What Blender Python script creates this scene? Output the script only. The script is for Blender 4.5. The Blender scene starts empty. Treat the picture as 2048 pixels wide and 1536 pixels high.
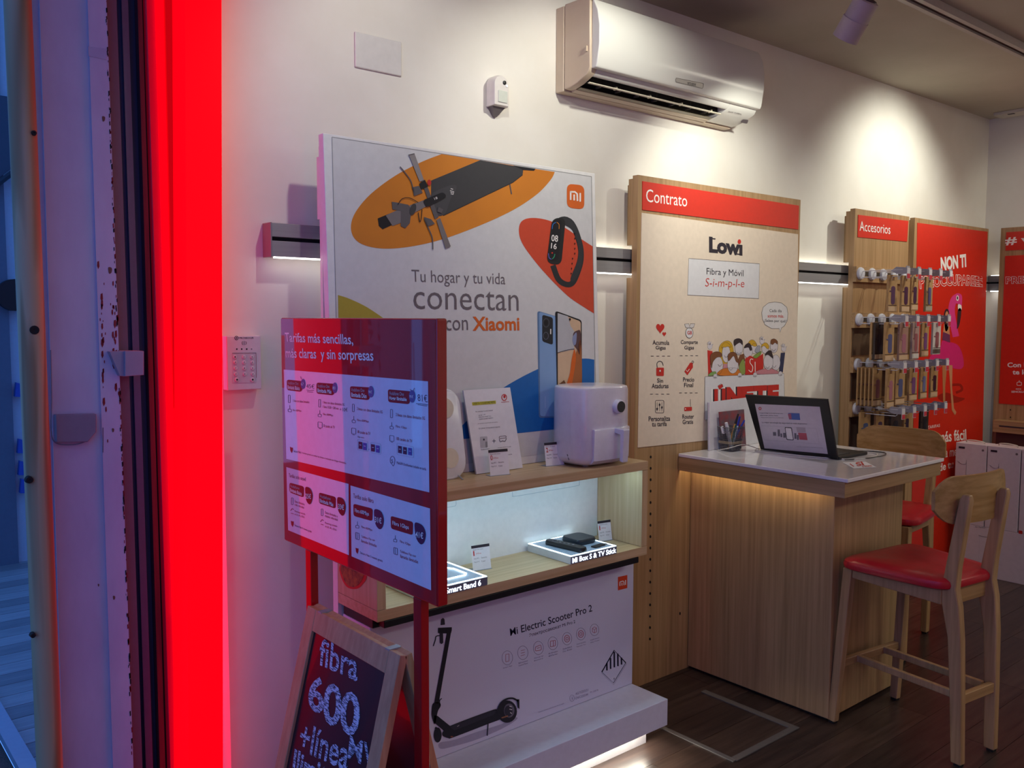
import bpy, bmesh, math, random
from mathutils import Vector as V, Matrix
random.seed(7)
S = bpy.context.scene
COL = S.collection
PI = math.pi

# ------------------------------------------------------------------ camera
CAM = V((0, 0, 1.6)); FPX = 1768.19
YAW, PITCH, ROLL = [math.radians(a) for a in (39.824, -4.338, .137)]
fw = V((math.sin(YAW)*math.cos(PITCH), math.cos(YAW)*math.cos(PITCH), math.sin(PITCH)))
rt = fw.cross(V((0, 0, 1))).normalized(); up = rt.cross(fw)
rt, up = rt*math.cos(ROLL)+up*math.sin(ROLL), -rt*math.sin(ROLL)+up*math.cos(ROLL)
cd = bpy.data.cameras.new('camera'); cam = bpy.data.objects.new('camera', cd); COL.objects.link(cam)
cd.sensor_width = 36; cd.lens = FPX/2048*36; cd.clip_start = .02
m = Matrix((rt, up, -fw)).transposed().to_4x4(); m.translation = CAM
cam.matrix_world = m
S.camera = cam

# ------------------------------------------------------------------ colour management, sky, lights
vs = S.view_settings
S.display_settings.display_device = 'sRGB'
vs.view_transform = 'Standard'; vs.look = 'None'; vs.gamma = 1; vs.use_curve_mapping = False
vs.exposure = -0.38
WORLD_COL = (.085, .265, .82); WORLD_S = 1.7
w = bpy.data.worlds.new('dusk_sky'); S.world = w; w.use_nodes = True
bg = w.node_tree.nodes['Background']; bg.inputs[0].default_value = (*WORLD_COL, 1); bg.inputs[1].default_value = WORLD_S

def lamp(name, kind, loc, aim, energy, col, **k):
    d = bpy.data.lights.new(name, kind); d.energy = energy; d.color = col
    for a, b in k.items(): setattr(d, a, b)
    o = bpy.data.objects.new(name, d); COL.objects.link(o); o.location = loc
    o.rotation_euler = (V(aim)-V(loc)).to_track_quat('-Z', 'Y').to_euler()
    return o
WARM = (.98, .99, .88)
SPOTS = [(1.45, 1.76, 2.86, 1.7, 22), (2.30, 1.76, 2.86, 2.5, 32), (3.16, 1.86, 2.62, 3.45, 40), (5.05, 1.76, 2.84, 5.05, 60)]
for i, (x, y, z, tx, e) in enumerate(SPOTS):
    lamp('spot_beam', 'SPOT', (x, y+.05, z-.06), (tx, 2.62, z-.72), e, WARM, spot_size=math.radians(104), spot_blend=.75, shadow_soft_size=.022)
# soft fill added out of the frame, in place of the shop's other ceiling lights
lamp('ceiling_fill', 'AREA', (3.6, -1.0, 2.9), (3.6, -1.0, 0), 34, (.95, 1, .86), shape='RECTANGLE', size=2.4, size_y=.5)
lamp('ceiling_fill', 'AREA', (5.6, .4, 2.9), (5.6, .6, 0), 22, (1, .93, .76), shape='RECTANGLE', size=1.0, size_y=.5)

lamp('end_wall_spot', 'SPOT', (5.75, 1.2, 2.86), (6.39, 1.9, 2.1), 16, WARM, spot_size=math.radians(80), spot_blend=.5, shadow_soft_size=.03)
# ------------------------------------------------------------------ pixel -> point on a plane
def ray(px, py): return rt*((px-1024)/FPX) - up*((py-768)/FPX) + fw
class Plane:
    def __init__(s, p, n):
        s.p = V(p); s.n = V(n).normalized()
        if s.n.dot(CAM-s.p) < 0: s.n = -s.n
    def at(s, px, py, h=0.0):
        d = ray(px, py); q = s.p+s.n*h
        return CAM+d*((q-CAM).dot(s.n)/d.dot(s.n))
def PY(y): return Plane((0, y, 0), (0, -1, 0))
def PX(x): return Plane((x, 0, 0), (-1, 0, 0))
def PZ(z): return Plane((0, 0, z), (0, 0, 1))
def K(ox, oy, s):
    return lambda *pts: [(ox+a/s, oy+b/s) for a, b in pts]

# ------------------------------------------------------------------ materials
def lin(h):
    if isinstance(h, str):
        h = [int(h[i:i+2], 16)/255 for i in (0, 2, 4)]
        return tuple(c/12.92 if c <= .04045 else ((c+.055)/1.055)**2.4 for c in h)
    return h
MC = {}
def M(name, col, rough=.5, metal=0, emit=0, coat=0, spec=.5, trans=0, noise=None, col2=None, bump=0, alpha=1, ior=1.45, ecol=None):
    if name in MC: return MC[name]
    m = bpy.data.materials.new(name); m.use_nodes = True; MC[name] = m
    nt = m.node_tree; b = nt.nodes['Principled BSDF']; c = lin(col)
    b.inputs['Base Color'].default_value = (*c, 1); b.inputs['Roughness'].default_value = rough
    b.inputs['Metallic'].default_value = metal; b.inputs['Coat Weight'].default_value = coat
    b.inputs['Coat Roughness'].default_value = .035; b.inputs['Coat IOR'].default_value = 1.6
    b.inputs['Specular IOR Level'].default_value = spec; b.inputs['Transmission Weight'].default_value = trans
    b.inputs['IOR'].default_value = ior; b.inputs['Alpha'].default_value = alpha
    if emit:
        b.inputs['Emission Color'].default_value = (*(lin(ecol) if ecol else c), 1); b.inputs['Emission Strength'].default_value = emit
    if noise is None and not emit: noise = (40, 40, 40); col2 = col2 or tuple(x*.94 for x in c)
    if noise and not emit:
        tc = nt.nodes.new('ShaderNodeTexCoord'); mp = nt.nodes.new('ShaderNodeMapping')
        nz = nt.nodes.new('ShaderNodeTexNoise'); mx = nt.nodes.new('ShaderNodeMix'); mx.data_type = 'RGBA'
        mp.inputs['Scale'].default_value = noise; nz.inputs['Scale'].default_value = 1; nz.inputs['Detail'].default_value = 5; nz.inputs['Roughness'].default_value = .6
        rp = nt.nodes.new('ShaderNodeMapRange'); rp.inputs[1].default_value = .34; rp.inputs[2].default_value = .66
        nt.links.new(tc.outputs['Object'], mp.inputs[0]); nt.links.new(mp.outputs[0], nz.inputs['Vector'])
        nt.links.new(nz.outputs[0], rp.inputs[0]); nt.links.new(rp.outputs[0], mx.inputs['Factor'])
        mx.inputs[6].default_value = (*c, 1); mx.inputs[7].default_value = (*lin(col2 or col), 1)
        nt.links.new(mx.outputs[2], b.inputs['Base Color'])
        if bump:
            bp = nt.nodes.new('ShaderNodeBump'); bp.inputs['Strength'].default_value = bump; bp.inputs['Distance'].default_value = .002
            nt.links.new(nz.outputs[0], bp.inputs['Height']); nt.links.new(bp.outputs[0], b.inputs['Normal'])
    return m
def oak(name, ax, a='b08d65', b='96764f', rough=.45, dens=60):
    sc = [dens, dens, dens]; sc['xyz'.index(ax)] = 1.7
    return M(name, a, rough, noise=tuple(sc), col2=b, bump=.12)
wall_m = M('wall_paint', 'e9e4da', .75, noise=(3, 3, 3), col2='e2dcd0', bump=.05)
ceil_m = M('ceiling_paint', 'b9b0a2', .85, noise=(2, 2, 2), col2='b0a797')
oak_z = oak('oak_vertical', 'z'); oak_x = oak('oak_along', 'x'); oak_y = oak('oak_across', 'y')
oak_pale = oak('oak_pale', 'x', 'cdb088', 'b99a70', .4); oak_palez = oak('oak_pale_vertical', 'z', 'cdb088', 'b99a70', .4)
stoolw = oak('stool_ash', 'z', 'b48f66', '9a774f', .42); stoolx = oak('stool_ash_across', 'x', 'b08a5e', '95714a', .42)
white_m = M('white_lacquer', 'ecebee', .35)
board_w = M('white_board', 'e8e6e2', .4)
steel = M('brushed_aluminium', '9a9899', .42, .25, noise=(2, 120, 120), col2='949293')
black = M('black_plastic', '121316', .4); black_r = M('black_matt', '0c0c0e', .8)
grey = M('grey_plastic', '8a888c', .5); lgrey = M('light_grey_plastic', 'b9b7ba', .5)
redp = M('red_print', 'd3200f', .42, spec=.4); redb = M('red_frame', 'a80a14', .22, coat=.5)
LED = M('led_white', (1, 1, 1), emit=7, ecol=(.86, .95, 1)); LEDW = M('led_warm', (1, 1, 1), emit=14, ecol=(1, .78, .45))
cream = M('cream_print', 'e0cfbb', .5); paper = M('paper', 'e6e4e6', .6)

# ------------------------------------------------------------------ mesh building
class MB:
    def __init__(s): s.v = []; s.f = []; s.sm = False
    def add(s, vs, fs):
        n = len(s.v); s.v += [tuple(p) for p in vs]; s.f += [[i+n for i in f] for f in fs]; return s
    def box(s, x0, x1, y0, y1, z0, z1):
        return s.add([(x, y, z) for z in (z0, z1) for y in (y0, y1) for x in (x0, x1)],
                     [(0, 2, 3, 1), (4, 5, 7, 6), (0, 1, 5, 4), (2, 6, 7, 3), (0, 4, 6, 2), (1, 3, 7, 5)])
    def hexa(s, P): # 8 corners: bottom 4 (ccw), top 4
        return s.add(P, [(0, 3, 2, 1), (4, 5, 6, 7), (0, 1, 5, 4), (1, 2, 6, 5), (2, 3, 7, 6), (3, 0, 4, 7)])
    def prism(s, pts, d): # pts: 3d polygon, d: offset vector
        d = V(d); n = len(pts); p = [V(q) for q in pts]
        return s.add(p+[q+d for q in p], [list(range(n))[::-1], list(range(n, 2*n))]+[(i, (i+1) % n, n+(i+1) % n, n+i) for i in range(n)])
    def loft(s, rings, caps=True, closed=True):
        n = len(rings[0]); vs = [p for r in rings for p in r]; fs = []
        for k in range(len(rings)-1):
            for i in range(n if closed else n-1):
                j = (i+1) % n; fs.append((k*n+i, k*n+j, (k+1)*n+j, (k+1)*n+i))
        if caps: fs += [list(range(n))[::-1], [(len(rings)-1)*n+i for i in range(n)]]
        return s.add(vs, fs)
    def tube(s, pts, r, n=8, sq=False):
        pts = [V(p) for p in pts]; rings = []; rr = r if isinstance(r, (list, tuple)) else [r]*len(pts)
        prev = None
        for i, p in enumerate(pts):
            t = (pts[min(i+1, len(pts)-1)]-pts[max(i-1, 0)]).normalized()
            if prev is None:
                a = t.orthogonal().normalized() if not sq else (V((0, 0, 1)).cross(t).normalized() if abs(t.z) < .95 else V((1, 0, 0)))
            else: a = (prev-t*prev.dot(t)).normalized()
            prev = a; b = t.cross(a)
            rings.append([p+(a*math.cos(q)+b*math.sin(q))*rr[i] for q in [2*PI*k/n+(PI/4 if sq else 0) for k in range(n)]])
        return s.loft(rings)
    def cyl(s, a, b, r0, r1=None, n=24): return s.tube([a, b], [r0, r0 if r1 is None else r1], n)
    def lathe(s, prof, o, ax=(0, 0, 1), n=28):
        ax = V(ax).normalized(); a = ax.orthogonal().normalized(); b = ax.cross(a); o = V(o)
        return s.loft([[o+ax*h+(a*math.cos(2*PI*k/n)+b*math.sin(2*PI*k/n))*max(r, 1e-5) for k in range(n)] for r, h in prof])
def wpos(p):
    q = V((0, 0, 0))
    while p: q += p.location; p = p.parent
    return q
def obj(name, mb, mat, parent=None, local=False, bev=0, smooth=False, sub=0, label=None, seg=2):
    me = bpy.data.meshes.new(name); off = V((0, 0, 0)) if (local or parent is None) else wpos(parent)
    me.from_pydata([tuple(V(p)-off) for p in mb.v], [], mb.f); me.update()
    me.materials.append(mat); o = bpy.data.objects.new(name, me); COL.objects.link(o); o.parent = parent
    bm = bmesh.new(); bm.from_mesh(me); bmesh.ops.recalc_face_normals(bm, faces=bm.faces); bm.to_mesh(me); bm.free()
    if smooth or bev:
        for p in me.polygons: p.use_smooth = True
    if bev:
        m = o.modifiers.new('bevel', 'BEVEL'); m.width = bev; m.segments = seg; m.limit_method = 'ANGLE'; m.angle_limit = math.radians(40); m.harden_normals = True
    elif smooth and not sub:
        me.set_sharp_from_angle(angle=math.radians(40))
    if sub:
        m = o.modifiers.new('sub', 'SUBSURF'); m.levels = m.render_levels = sub
    if label: o['label'] = label
    return o
def tag(o, label, cat, group=None):
    o['label'] = label; o['category'] = cat
    if group: o['group'] = group
    return o
def thing(name, loc, label, cat, group=None, rz=0):
    o = bpy.data.objects.new(name, None); COL.objects.link(o); o.location = loc; o.rotation_euler = (0, 0, rz)
    o.empty_display_size = .05
    return tag(o, label, cat, group)
def struct(name, mb, mat, parent=None, **k):
    o = obj(name, mb, mat, parent, **k)
    if parent is None: o['kind'] = 'structure'
    return o
def B(*a): return MB().box(*a)
def copytree(o, parent=None):
    c = o.copy(); COL.objects.link(c); c.parent = parent
    for ch in list(o.children): copytree(ch, c)
    return c

# ------------------------------------------------------------------ flat print on real surfaces
def catmull(pts, n=6, closed=True):
    out = []; N = len(pts)
    rng = range(N) if closed else range(N-1)
    for i in rng:
        g = (lambda j: pts[j % N]) if closed else (lambda j: pts[max(0, min(N-1, j))])
        p0, p1, p2, p3 = g(i-1), g(i), g(i+1), g(i+2)
        for k in range(n):
            t = k/n
            out.append(tuple(.5*((2*b)+(-a+c)*t+(2*a-5*b+4*c-d)*t*t+(-a+3*b-3*c+d)*t**3) for a, b, c, d in zip(p0, p1, p2, p3)))
    if not closed: out.append(pts[-1])
    return out
TX = {}; BX = {}
def glyphs(body, bold):
    key = (body, bold)
    if key not in TX:
        cu = bpy.data.curves.new('t', 'FONT'); cu.body = body; cu.offset = bold; cu.resolution_u = 3
        cu.size = 1
        o = bpy.data.objects.new('t', cu); COL.objects.link(o); dg = bpy.context.evaluated_depsgraph_get(); dg.update()
        me = o.evaluated_get(dg).to_mesh(); vs = [(v.co.x, v.co.y) for v in me.vertices]; fs = [tuple(p.vertices) for p in me.polygons]
        o.to_mesh_clear(); bpy.data.objects.remove(o); bpy.data.curves.remove(cu)
        if bold:
            glyphs(body, 0); x0, x1, y0, y1 = BX[body]
        else:
            x0 = min(v[0] for v in vs); x1 = max(v[0] for v in vs); y0 = min(v[1] for v in vs); y1 = max(v[1] for v in vs); BX[body] = (x0, x1, y0, y1)
        TX[key] = ([((x-x0)/(x1-x0), (y-y0)/(y1-y0)) for x, y in vs], fs)
    return TX[key]
SEP = {'tariff_badge', 'price_bubble', 'price_sheet', 'peg_hole'}
class Print:
    def __init__(s, plane, parent, step=.00045): s.pl = plane; s.par = parent; s.step = step; s.d = {}
    def _put(s, pts, fs, mat, L, name):
        key = mat.name
        if name in SEP: s.c = getattr(s, 'c', 0)+1; key += str(s.c)
        mb = s.d.setdefault((name, key), (MB(), mat))[0]
        mb.add([s.pl.at(x, y, L*s.step) for x, y in pts], fs)
    def poly(s, pts, mat, L=1, name='printed_shape'): s._put(pts, [list(range(len(pts)))], mat, L, name)
    def blob(s, pts, mat, L=1, name='printed_shape', n=6): s.poly(catmull(pts, n), mat, L, name)
    def ell(s, cx, cy, rx, ry, mat, L=1, name='printed_shape', rot=0, n=24):
        c, q = math.cos(rot), math.sin(rot)
        s.poly([(cx+rx*math.cos(a)*c-ry*math.sin(a)*q, cy+rx*math.cos(a)*q+ry*math.sin(a)*c) for a in [2*PI*k/n for k in range(n)]], mat, L, name)
    def ring(s, cx, cy, rx, ry, w, mat, L=1, name='printed_shape', n=28):
        s.line([(cx+rx*math.cos(a), cy+ry*math.sin(a)) for a in [2*PI*k/n for k in range(n)]], w, mat, L, name, True)
    def line(s, pts, w, mat, L=1, name='printed_shape', closed=False):
        n = len(pts); P = [V((a, b)) for a, b in pts]; vs = []
        for i in range(n):
            a = P[(i-1) % n] if (closed or i) else P[i]; b = P[(i+1) % n] if (closed or i < n-1) else P[i]
            t = b-a
            t = t.normalized() if t.length > 1e-9 else V((1, 0)); q = V((-t.y, t.x))*w/2
            vs += [tuple(P[i]+q), tuple(P[i]-q)]
        fs = [(2*i, 2*i+1, (2*i+3) % (2*n), (2*i+2) % (2*n)) for i in range(n if closed else n-1)]
        s._put(vs, fs, mat, L, name)
    def curve(s, pts, w, mat, L=1, name='printed_shape'): s.line(catmull(pts, 5, False), w, mat, L, name)
    def rrect(s, tl, tr, br, bl, r, mat, L=1, name='printed_shape', outline=0):
        pts = []
        for a, b, c in ((bl, tl, tr), (tl, tr, br), (tr, br, bl), (br, bl, tl)):
            a, b, c = V(a), V(b), V(c); p = b+(a-b).normalized()*min(r, (a-b).length*.49); q = b+(c-b).normalized()*min(r, (c-b).length*.49)
            for k in range(6):
                t = k/5; pts.append(tuple(p*(1-t)**2+b*2*t*(1-t)+q*t*t))
        if outline: s.line(pts, outline, mat, L, name, True)
        else: s.poly(pts, mat, L, name)
    def text(s, body, tl, bl, br, mat, L=2, bold=0, warp=None, name='lettering'):
        vs, fs = glyphs(body, bold); tl, bl, br = V(tl), V(bl), V(br); out = []
        # mapped in the surface's own frame so letters keep their true shape
        A = s.pl.at(*bl); Bx = s.pl.at(*br)-A; Cy = s.pl.at(*tl)-A
        pts = []
        for u, v in vs:
            if warp: u, v = warp(u, v)
            pts.append(A+Bx*u+Cy*v+s.pl.n*(L*s.step))
        mb = s.d.setdefault((name, mat.name), (MB(), mat))[0]; mb.add(pts, fs)
    def flush(s):
        for (name, _), (mb, mat) in s.d.items(): 
            me = bpy.data.meshes.new(name); off = wpos(s.par) if s.par else V((0, 0, 0))
            R = s.par.matrix_basis.to_3x3().inverted() if s.par and s.par.rotation_euler.z else None
            vv = [V(p)-off for p in mb.v]
            if R: vv = [R @ p for p in vv]
            me.from_pydata([tuple(p) for p in vv], [], mb.f); me.materials.append(mat)
            o = bpy.data.objects.new(name, me); COL.objects.link(o); o.parent = s.par
        s.d = {}
ink = M('ink_dark', '2b2530', .6); inkg = M('ink_grey', '6d6468', .6); inkb = M('ink_black', '16141c', .6)
inkw = M('ink_white', 'f2ece6', .55); inkr = M('ink_red', 'c42a22', .5); orange = M('ink_orange', 'd9641e', .5)
oran2 = M('ink_amber', 'dc8620', .5, noise=(2, 2, 2), col2='c97722'); bluei = M('ink_blue', '1668b4', .5); yel = M('ink_olive', 'b3a238', .5)
def col(h, r=.5): return M('ink_'+h, h, r)

# ================================================================== SHELL
W = 2.62; ZC = 2.94; XE = 6.39
struct('wall_left', B(1.04, XE+.1, W, W+.1, 0, ZC), wall_m)
struct('wall_end', B(XE, XE+.1, -2.6, W, 0, ZC), wall_m)
struct('wall_right', B(.45, XE+.1, -2.7, -2.6, 0, ZC), wall_m)
struct('wall_front', B(.62, .74, -2.6, -.35, 0, ZC), wall_m)
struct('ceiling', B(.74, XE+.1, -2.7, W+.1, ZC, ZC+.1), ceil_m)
struct('trim_1', B(.45, .74, -2.7, 2.75, 3.02, 3.5), M('facade_beam', '55585f', .6))
# plank floor: a dark base, every plank its own piece
fl = struct('floor', B(.5, XE, -2.6, 3.35, -.06, -.012), M('floor_base', '1a1412', .7))
fl_ms = [M('dark_plank_%d' % i, a, .3, noise=(3.2, 46, 8), col2=b, bump=.25, spec=.5) for i, (a, b) in enumerate((('4a3a34', '2e2320'), ('43342e', '291f1d'), ('524038', '33261f'), ('3e312d', '261d1b')))]
pw, pl_ = .152, 1.22
for r in range(28):
    y0 = -1.62+r*pw; x0 = .9-((r*.47) % 1.0)*pl_
    if y0 > W: break
    x = x0
    while x < XE:
        a, b = max(x, .75), min(x+pl_, XE)
        if b > a+.02:
            o = obj('plank', B(a+.0008, b-.0008, y0+.0008, min(y0+pw, W)-.0008, -.012, random.uniform(-.0006, 0)), fl_ms[random.randrange(4)], fl)
        x += pl_
# baseboard-less wall: low skirting only on end wall
struct('baseboard_end', B(XE-.012, XE, -2.6, W, 0, .07), white_m, bev=.002)
# taped frame on the floor
t = thing('floor_trim_frame', (2.8, 2.07, 0), 'thin grey metal strip frame laid flat on the dark plank floor below the table', 'floor frame')
tm = M('dull_strip', '77726e', .4, .3)
obj('strip', B(2.975, 3.005, 1.85, 2.30, .0005, .004), tm, t); obj('strip', B(2.60, 3.005, 1.845, 1.872, .0008, .0045), tm, t)
obj('strip', B(2.585, 2.605, 1.85, 2.30, .0005, .004), tm, t)

# ceiling track, spotlights, vent
tr = thing('ceiling_track', (3.8, 1.835, ZC), 'white lighting track running along the ceiling above the wall', 'lighting track')
obj('rail_body', MB().box(1.0, 6.2, 1.80, 1.822, 2.905, ZC-.001).box(1.0, 6.2, 1.848, 1.87, 2.905, ZC-.001).box(1.0, 6.2, 1.822, 1.848, 2.925, ZC-.001), M('track_white', 'b5aea8', .5), tr)
obj('conductor_slot', B(1.01, 6.19, 1.8225, 1.8475, 2.915, 2.9245), M('track_slot', '3a2c24', .6), tr)
spm = M('spot_body', 'b8aaaa', .45)
for i, (x, y, z, tx, e) in enumerate(SPOTS):
    aim = (V((tx, 2.62, z-.85))-V((x, y+.05, z-.06))).normalized()
    if i == 2: aim = V((.10, .62, -.78)).normalized()
    a = V((x, y+.05, z-.06))-aim*.025; bck = a-aim*.165
    if i == 2: a = V((3.16, 1.83, 2.65)); bck = a-aim*.15
    t = thing('track_spotlight', tuple(bck), ['white cylinder spotlight over the shop entrance', 'white cylinder spotlight left of the air conditioner', 'white cylinder spotlight under the ceiling right of the air conditioner', 'white cylinder spotlight over the accessories display'][i], 'spotlight', 'cylinder spotlights on the ceiling track')
    q = a-bck; L_ = q.length; ax = q.normalized()
    obj('housing', MB().lathe([(.040, .0), (.047, .004), (.047, L_*.50), (.050, L_*.5), (.050, L_*.54), (.049, L_*.56), (.050, L_), (.043, L_), (.043, L_-.02), (.0, L_-.02)], bck, ax, 32), spm, t, smooth=True)
    for k, r in enumerate((.036, .027, .018, .009)):
        obj('cooling_ring', MB().lathe([(r, -.003), (r-.004, -.003), (r-.004, .002), (r, .002)], bck, ax, 24), M('spot_dark', '5e4c50', .5), t)
    top = V((bck.x, 1.835, ZC-.036)); mid = bck+ax*.075
    obj('stem', MB().tube([mid, V((mid.x, mid.y, mid.z+.08)), top], .008), spm, t, smooth=True)
    obj('adapter', B(top.x-.05, top.x+.05, 1.812, 1.858, ZC-.058, ZC-.0355), spm, t, bev=.004)
t = thing('ceiling_vent', (6.28, 2.45, ZC), 'small flat white plate on the ceiling at the far corner', 'vent')
obj('plate', B(6.20, 6.33, 2.25, 2.52, ZC-.02, ZC), M('vent_white', 'cfc8bc', .6), t, bev=.003)
obj('slot', B(6.215, 6.235, 2.40, 2.44, ZC-.022, ZC-.019), ink, t)

# ================================================================== aluminium rail with light strips
t = thing('slatwall_rail', (1.18, W, 1.834), 'brushed aluminium rail with a dark slot and light strips along the long wall', 'display rail')
obj('upper_profile', B(1.18, 6.33, 2.56, 2.615, 1.843, 1.885), steel, t, bev=.0015)
obj('lower_profile', B(1.18, 6.33, 2.56, 2.615, 1.783, 1.831), steel, t, bev=.0015)
obj('slot', B(1.181, 6.33, 2.575, 2.615, 1.8305, 1.8435), black_r, t)
obj('end_cap', B(1.176, 1.18, 2.559, 2.617, 1.782, 1.886), M('end_cap_grey', '8c8084', .5), t)
obj('light_strip', B(1.19, 6.32, 2.566, 2.574, 1.7785, 1.7828), M('rail_led', (1, 1, 1), emit=9, ecol=(1, .98, .93)), t)
obj('light_strip', B(2.5, 6.32, 2.597, 2.607, 1.8855, 1.889), M('rail_led2', (1, 1, 1), emit=7, ecol=(1, .93, .78)), t)
t = thing('slatwall_rail', (XE, 2.5, 1.834), 'brushed aluminium rail piece on the end wall in the far corner', 'display rail')
obj('upper_profile', B(6.335, XE-.002, .4, 2.61, 1.843, 1.885), steel, t); obj('lower_profile', B(6.335, XE-.002, .4, 2.61, 1.783, 1.831), steel, t)
obj('slot', B(6.345, XE-.002, .4, 2.61, 1.8305, 1.8435), black_r, t)
obj('light_strip', B(6.345, 6.355, .42, 2.55, 1.7785, 1.7828), MC['rail_led'], t); obj('light_strip', B(6.345, 6.355, .42, 2.55, 1.8855, 1.889), MC['rail_led2'], t)

# ================================================================== small wall fittings
t = thing('blank_wall_plate', (1.6, W, 2.47), 'blank white rectangular cover plate high on the wall', 'cover plate')
obj('plate', B(1.506, 1.687, 2.612, W+.001, 2.417, 2.532), M('plate_white', 'dcd8d2', .5), t, bev=.012, seg=4)
t = thing('alarm_sensor', (2.09, W, 2.4), 'small white motion sensor with a camera eye on the wall', 'motion sensor')
sm_ = M('sensor_white', 'ddd6cf', .4)
def hull(y0, y1, x0, x1, z0, z1, arch):
    out = []
    for k in range(17):
        a = PI*k/16; out.append((x0+(x1-x0)/2*(1+math.cos(a)), z1-arch+arch*math.sin(a)))
    out += [(x0, z0), (x1, z0)]; return out
p = hull(0, 0, 2.055, 2.13, 2.372, 2.485, .035)
r1 = [(x, 2.617, z) for x, z in p]; cx, cz = 2.0925, 2.42
r2 = [(x, 2.585, z) for x, z in p]; r3 = [(cx+(x-cx)*.86, 2.572, cz+(z-cz)*.94) for x, z in p]
obj('shell', MB().loft([r1, r2, r3]), sm_, t, bev=.002)
obj('bracket', MB().loft([[(2.062, 2.617, 2.372), (2.12, 2.617, 2.372), (2.12, 2.585, 2.372), (2.062, 2.585, 2.372)], [(2.085, 2.617, 2.34), (2.10, 2.617, 2.34), (2.10, 2.610, 2.34), (2.085, 2.610, 2.34)]]), M('bracket_grey', '6b6364', .5), t)
obj('lens', MB().lathe([(.0, -.004), (.007, -.003), (.008, 0)], (2.105, 2.572, 2.458), (0, 1, 0), 16), black, t, smooth=True)
obj('flash_window', MB().lathe([(.0, -.003), (.005, -.002), (.006, 0)], (2.116, 2.572, 2.448), (0, 1, 0), 12), M('sensor_glint', 'ffffff', .1), t)
obj('detector_window', B(2.075, 2.118, 2.5685, 2.573, 2.385, 2.428), M('window_milk', 'cfd2c6', .3), t, bev=.003)
# keypad
t = thing('alarm_keypad', (1.1, W, 1.46), 'white alarm keypad with round buttons on the wall beside the red light', 'keypad')
kp = M('keypad_white', 'd9d2d4', .4)
obj('housing', B(1.041, 1.150, 2.585, W, 1.376, 1.541), kp, t, bev=.003)
P = Print(PY(2.5845), t); k_ = K(440, 650, 10.24)
obj('key_bed', MB().prism([PY(2.5845).at(*q) for q in k_((250, 575), (740, 570), (745, 1180), (255, 1190))], (0, -.0008, 0)), M('key_bed', 'cbc2c6', .5), t)
P.line(k_((250, 578), (740, 572)), .8, ink, 3); P.line(k_((738, 575), (745, 1080)), .7, M('kp_edge', 'a04058', .5), 3)
P.text('PROSEGUR', *k_((398, 248), (398, 285), (690, 282)), ink, 1); P.ring(*k_((338, 265))[0], 3.4, 3.6, 1.2, ink); P.ell(*k_((338, 265))[0], 1.3, 1.4, ink)
P.curve(k_((465, 335), (452, 370), (468, 405)), .9, ink); P.curve(k_((525, 335), (540, 370), (522, 405)), .9, ink); P.line(k_((495, 328), (495, 412)), .9, ink)
for x in (345, 445, 548): P.ell(*k_((x, 493))[0], 1.5, 1.6, inkb)
P.poly(k_((630, 485), (660, 485), (655, 505)), ink)
P.flush()
for r, y in enumerate((655, 765, 885, 1005)):
    for c, x in enumerate((308, 488, 655)):
        q = PY(2.5835).at(*k_((x+r*5, y))[0])
        bt = obj('key', MB().lathe([(.0055, 0), (.0055, .0025), (.0045, .0035), (0, .0035)], q, (0, -1, 0), 16), kp, t, smooth=True)
        P2 = Print(PY(q.y-.0035), t); d = '123456789*0#'[r*3+c]; X, Y = k_((x+r*5, y))[0]
        P2.text(d, (X-1, Y-1.6), (X-1, Y+1.6), (X+1.1, Y+1.6), ink, 1); P2.flush()
for x in (340, 660):
    q = PY(2.5835).at(*k_((x, 1118))[0])
    obj('key', MB().lathe([(.0065, 0), (.0065, .0025), (.0055, .0035), (0, .0035)], q, (0, -1, 0), 18), kp, t, smooth=True)
    obj('key_mark', MB().lathe([(.0028, .0034), (.0028, .0042), (0, .0042)], q, (0, -1, 0), 12), inkb, t)

# ================================================================== air conditioner
t = thing('air_conditioner', (2.94, W, 2.48), 'large white split air conditioner high on the wall', 'air conditioner')
acm = M('ac_white', 'dcdad3', .16, noise=(1, 1, 1), col2='d6d3ca', spec=.55); acs = M('ac_yellowed', 'cfbda6', .4, noise=(4, 4, 4), col2='c9b59c')
x0, x1 = 2.404, 3.473
def acr(pts, a, b, mat, name, bev=.004): return obj(name, MB().prism([(a, y, z) for y, z in pts], (b-a, 0, 0)), mat, t, bev=bev)
acr([(W, 2.476), (W, 2.80), (2.575, 2.80), (2.575, 2.476)], x0, x1, acs, 'back_casing')
body = [(2.573, 2.483), (2.573, 2.805), (2.46, 2.803), (2.435, 2.785), (2.432, 2.54), (2.445, 2.518), (2.50, 2.494), (2.545, 2.483)]
# body with the outlet slot cut: three sections
acr(body, x0+.002, x0+.04, acs, 'side_cheek')
acr(body, x1-.20, x1-.002, acm, 'side_cheek')
acr([(2.573, 2.53), (2.573, 2.805), (2.46, 2.803), (2.435, 2.785), (2.432, 2.54), (2.445, 2.518), (2.456, 2.514), (2.5, 2.545)], x0+.04, x1-.2, acm, 'casing')
acr([(2.573, 2.476), (2.573, 2.50), (2.555, 2.493), (2.545, 2.483)], x0+.04, x1-.2, acs, 'drip_lip')
obj('outlet_cavity', B(x0+.041, x1-.201, 2.50, 2.571, 2.505, 2.53), black_r, t)
fp = [(2.434, 2.79), (2.425, 2.79), (2.402, 2.745), (2.392, 2.69), (2.392, 2.62), (2.404, 2.548), (2.410, 2.536), (2.434, 2.536)]
obj('front_panel', MB().prism([(x0+.012, y, z) for y, z in fp], (x1-x0-.02, 0, 0)), acm, t, bev=.006, seg=3)
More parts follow.
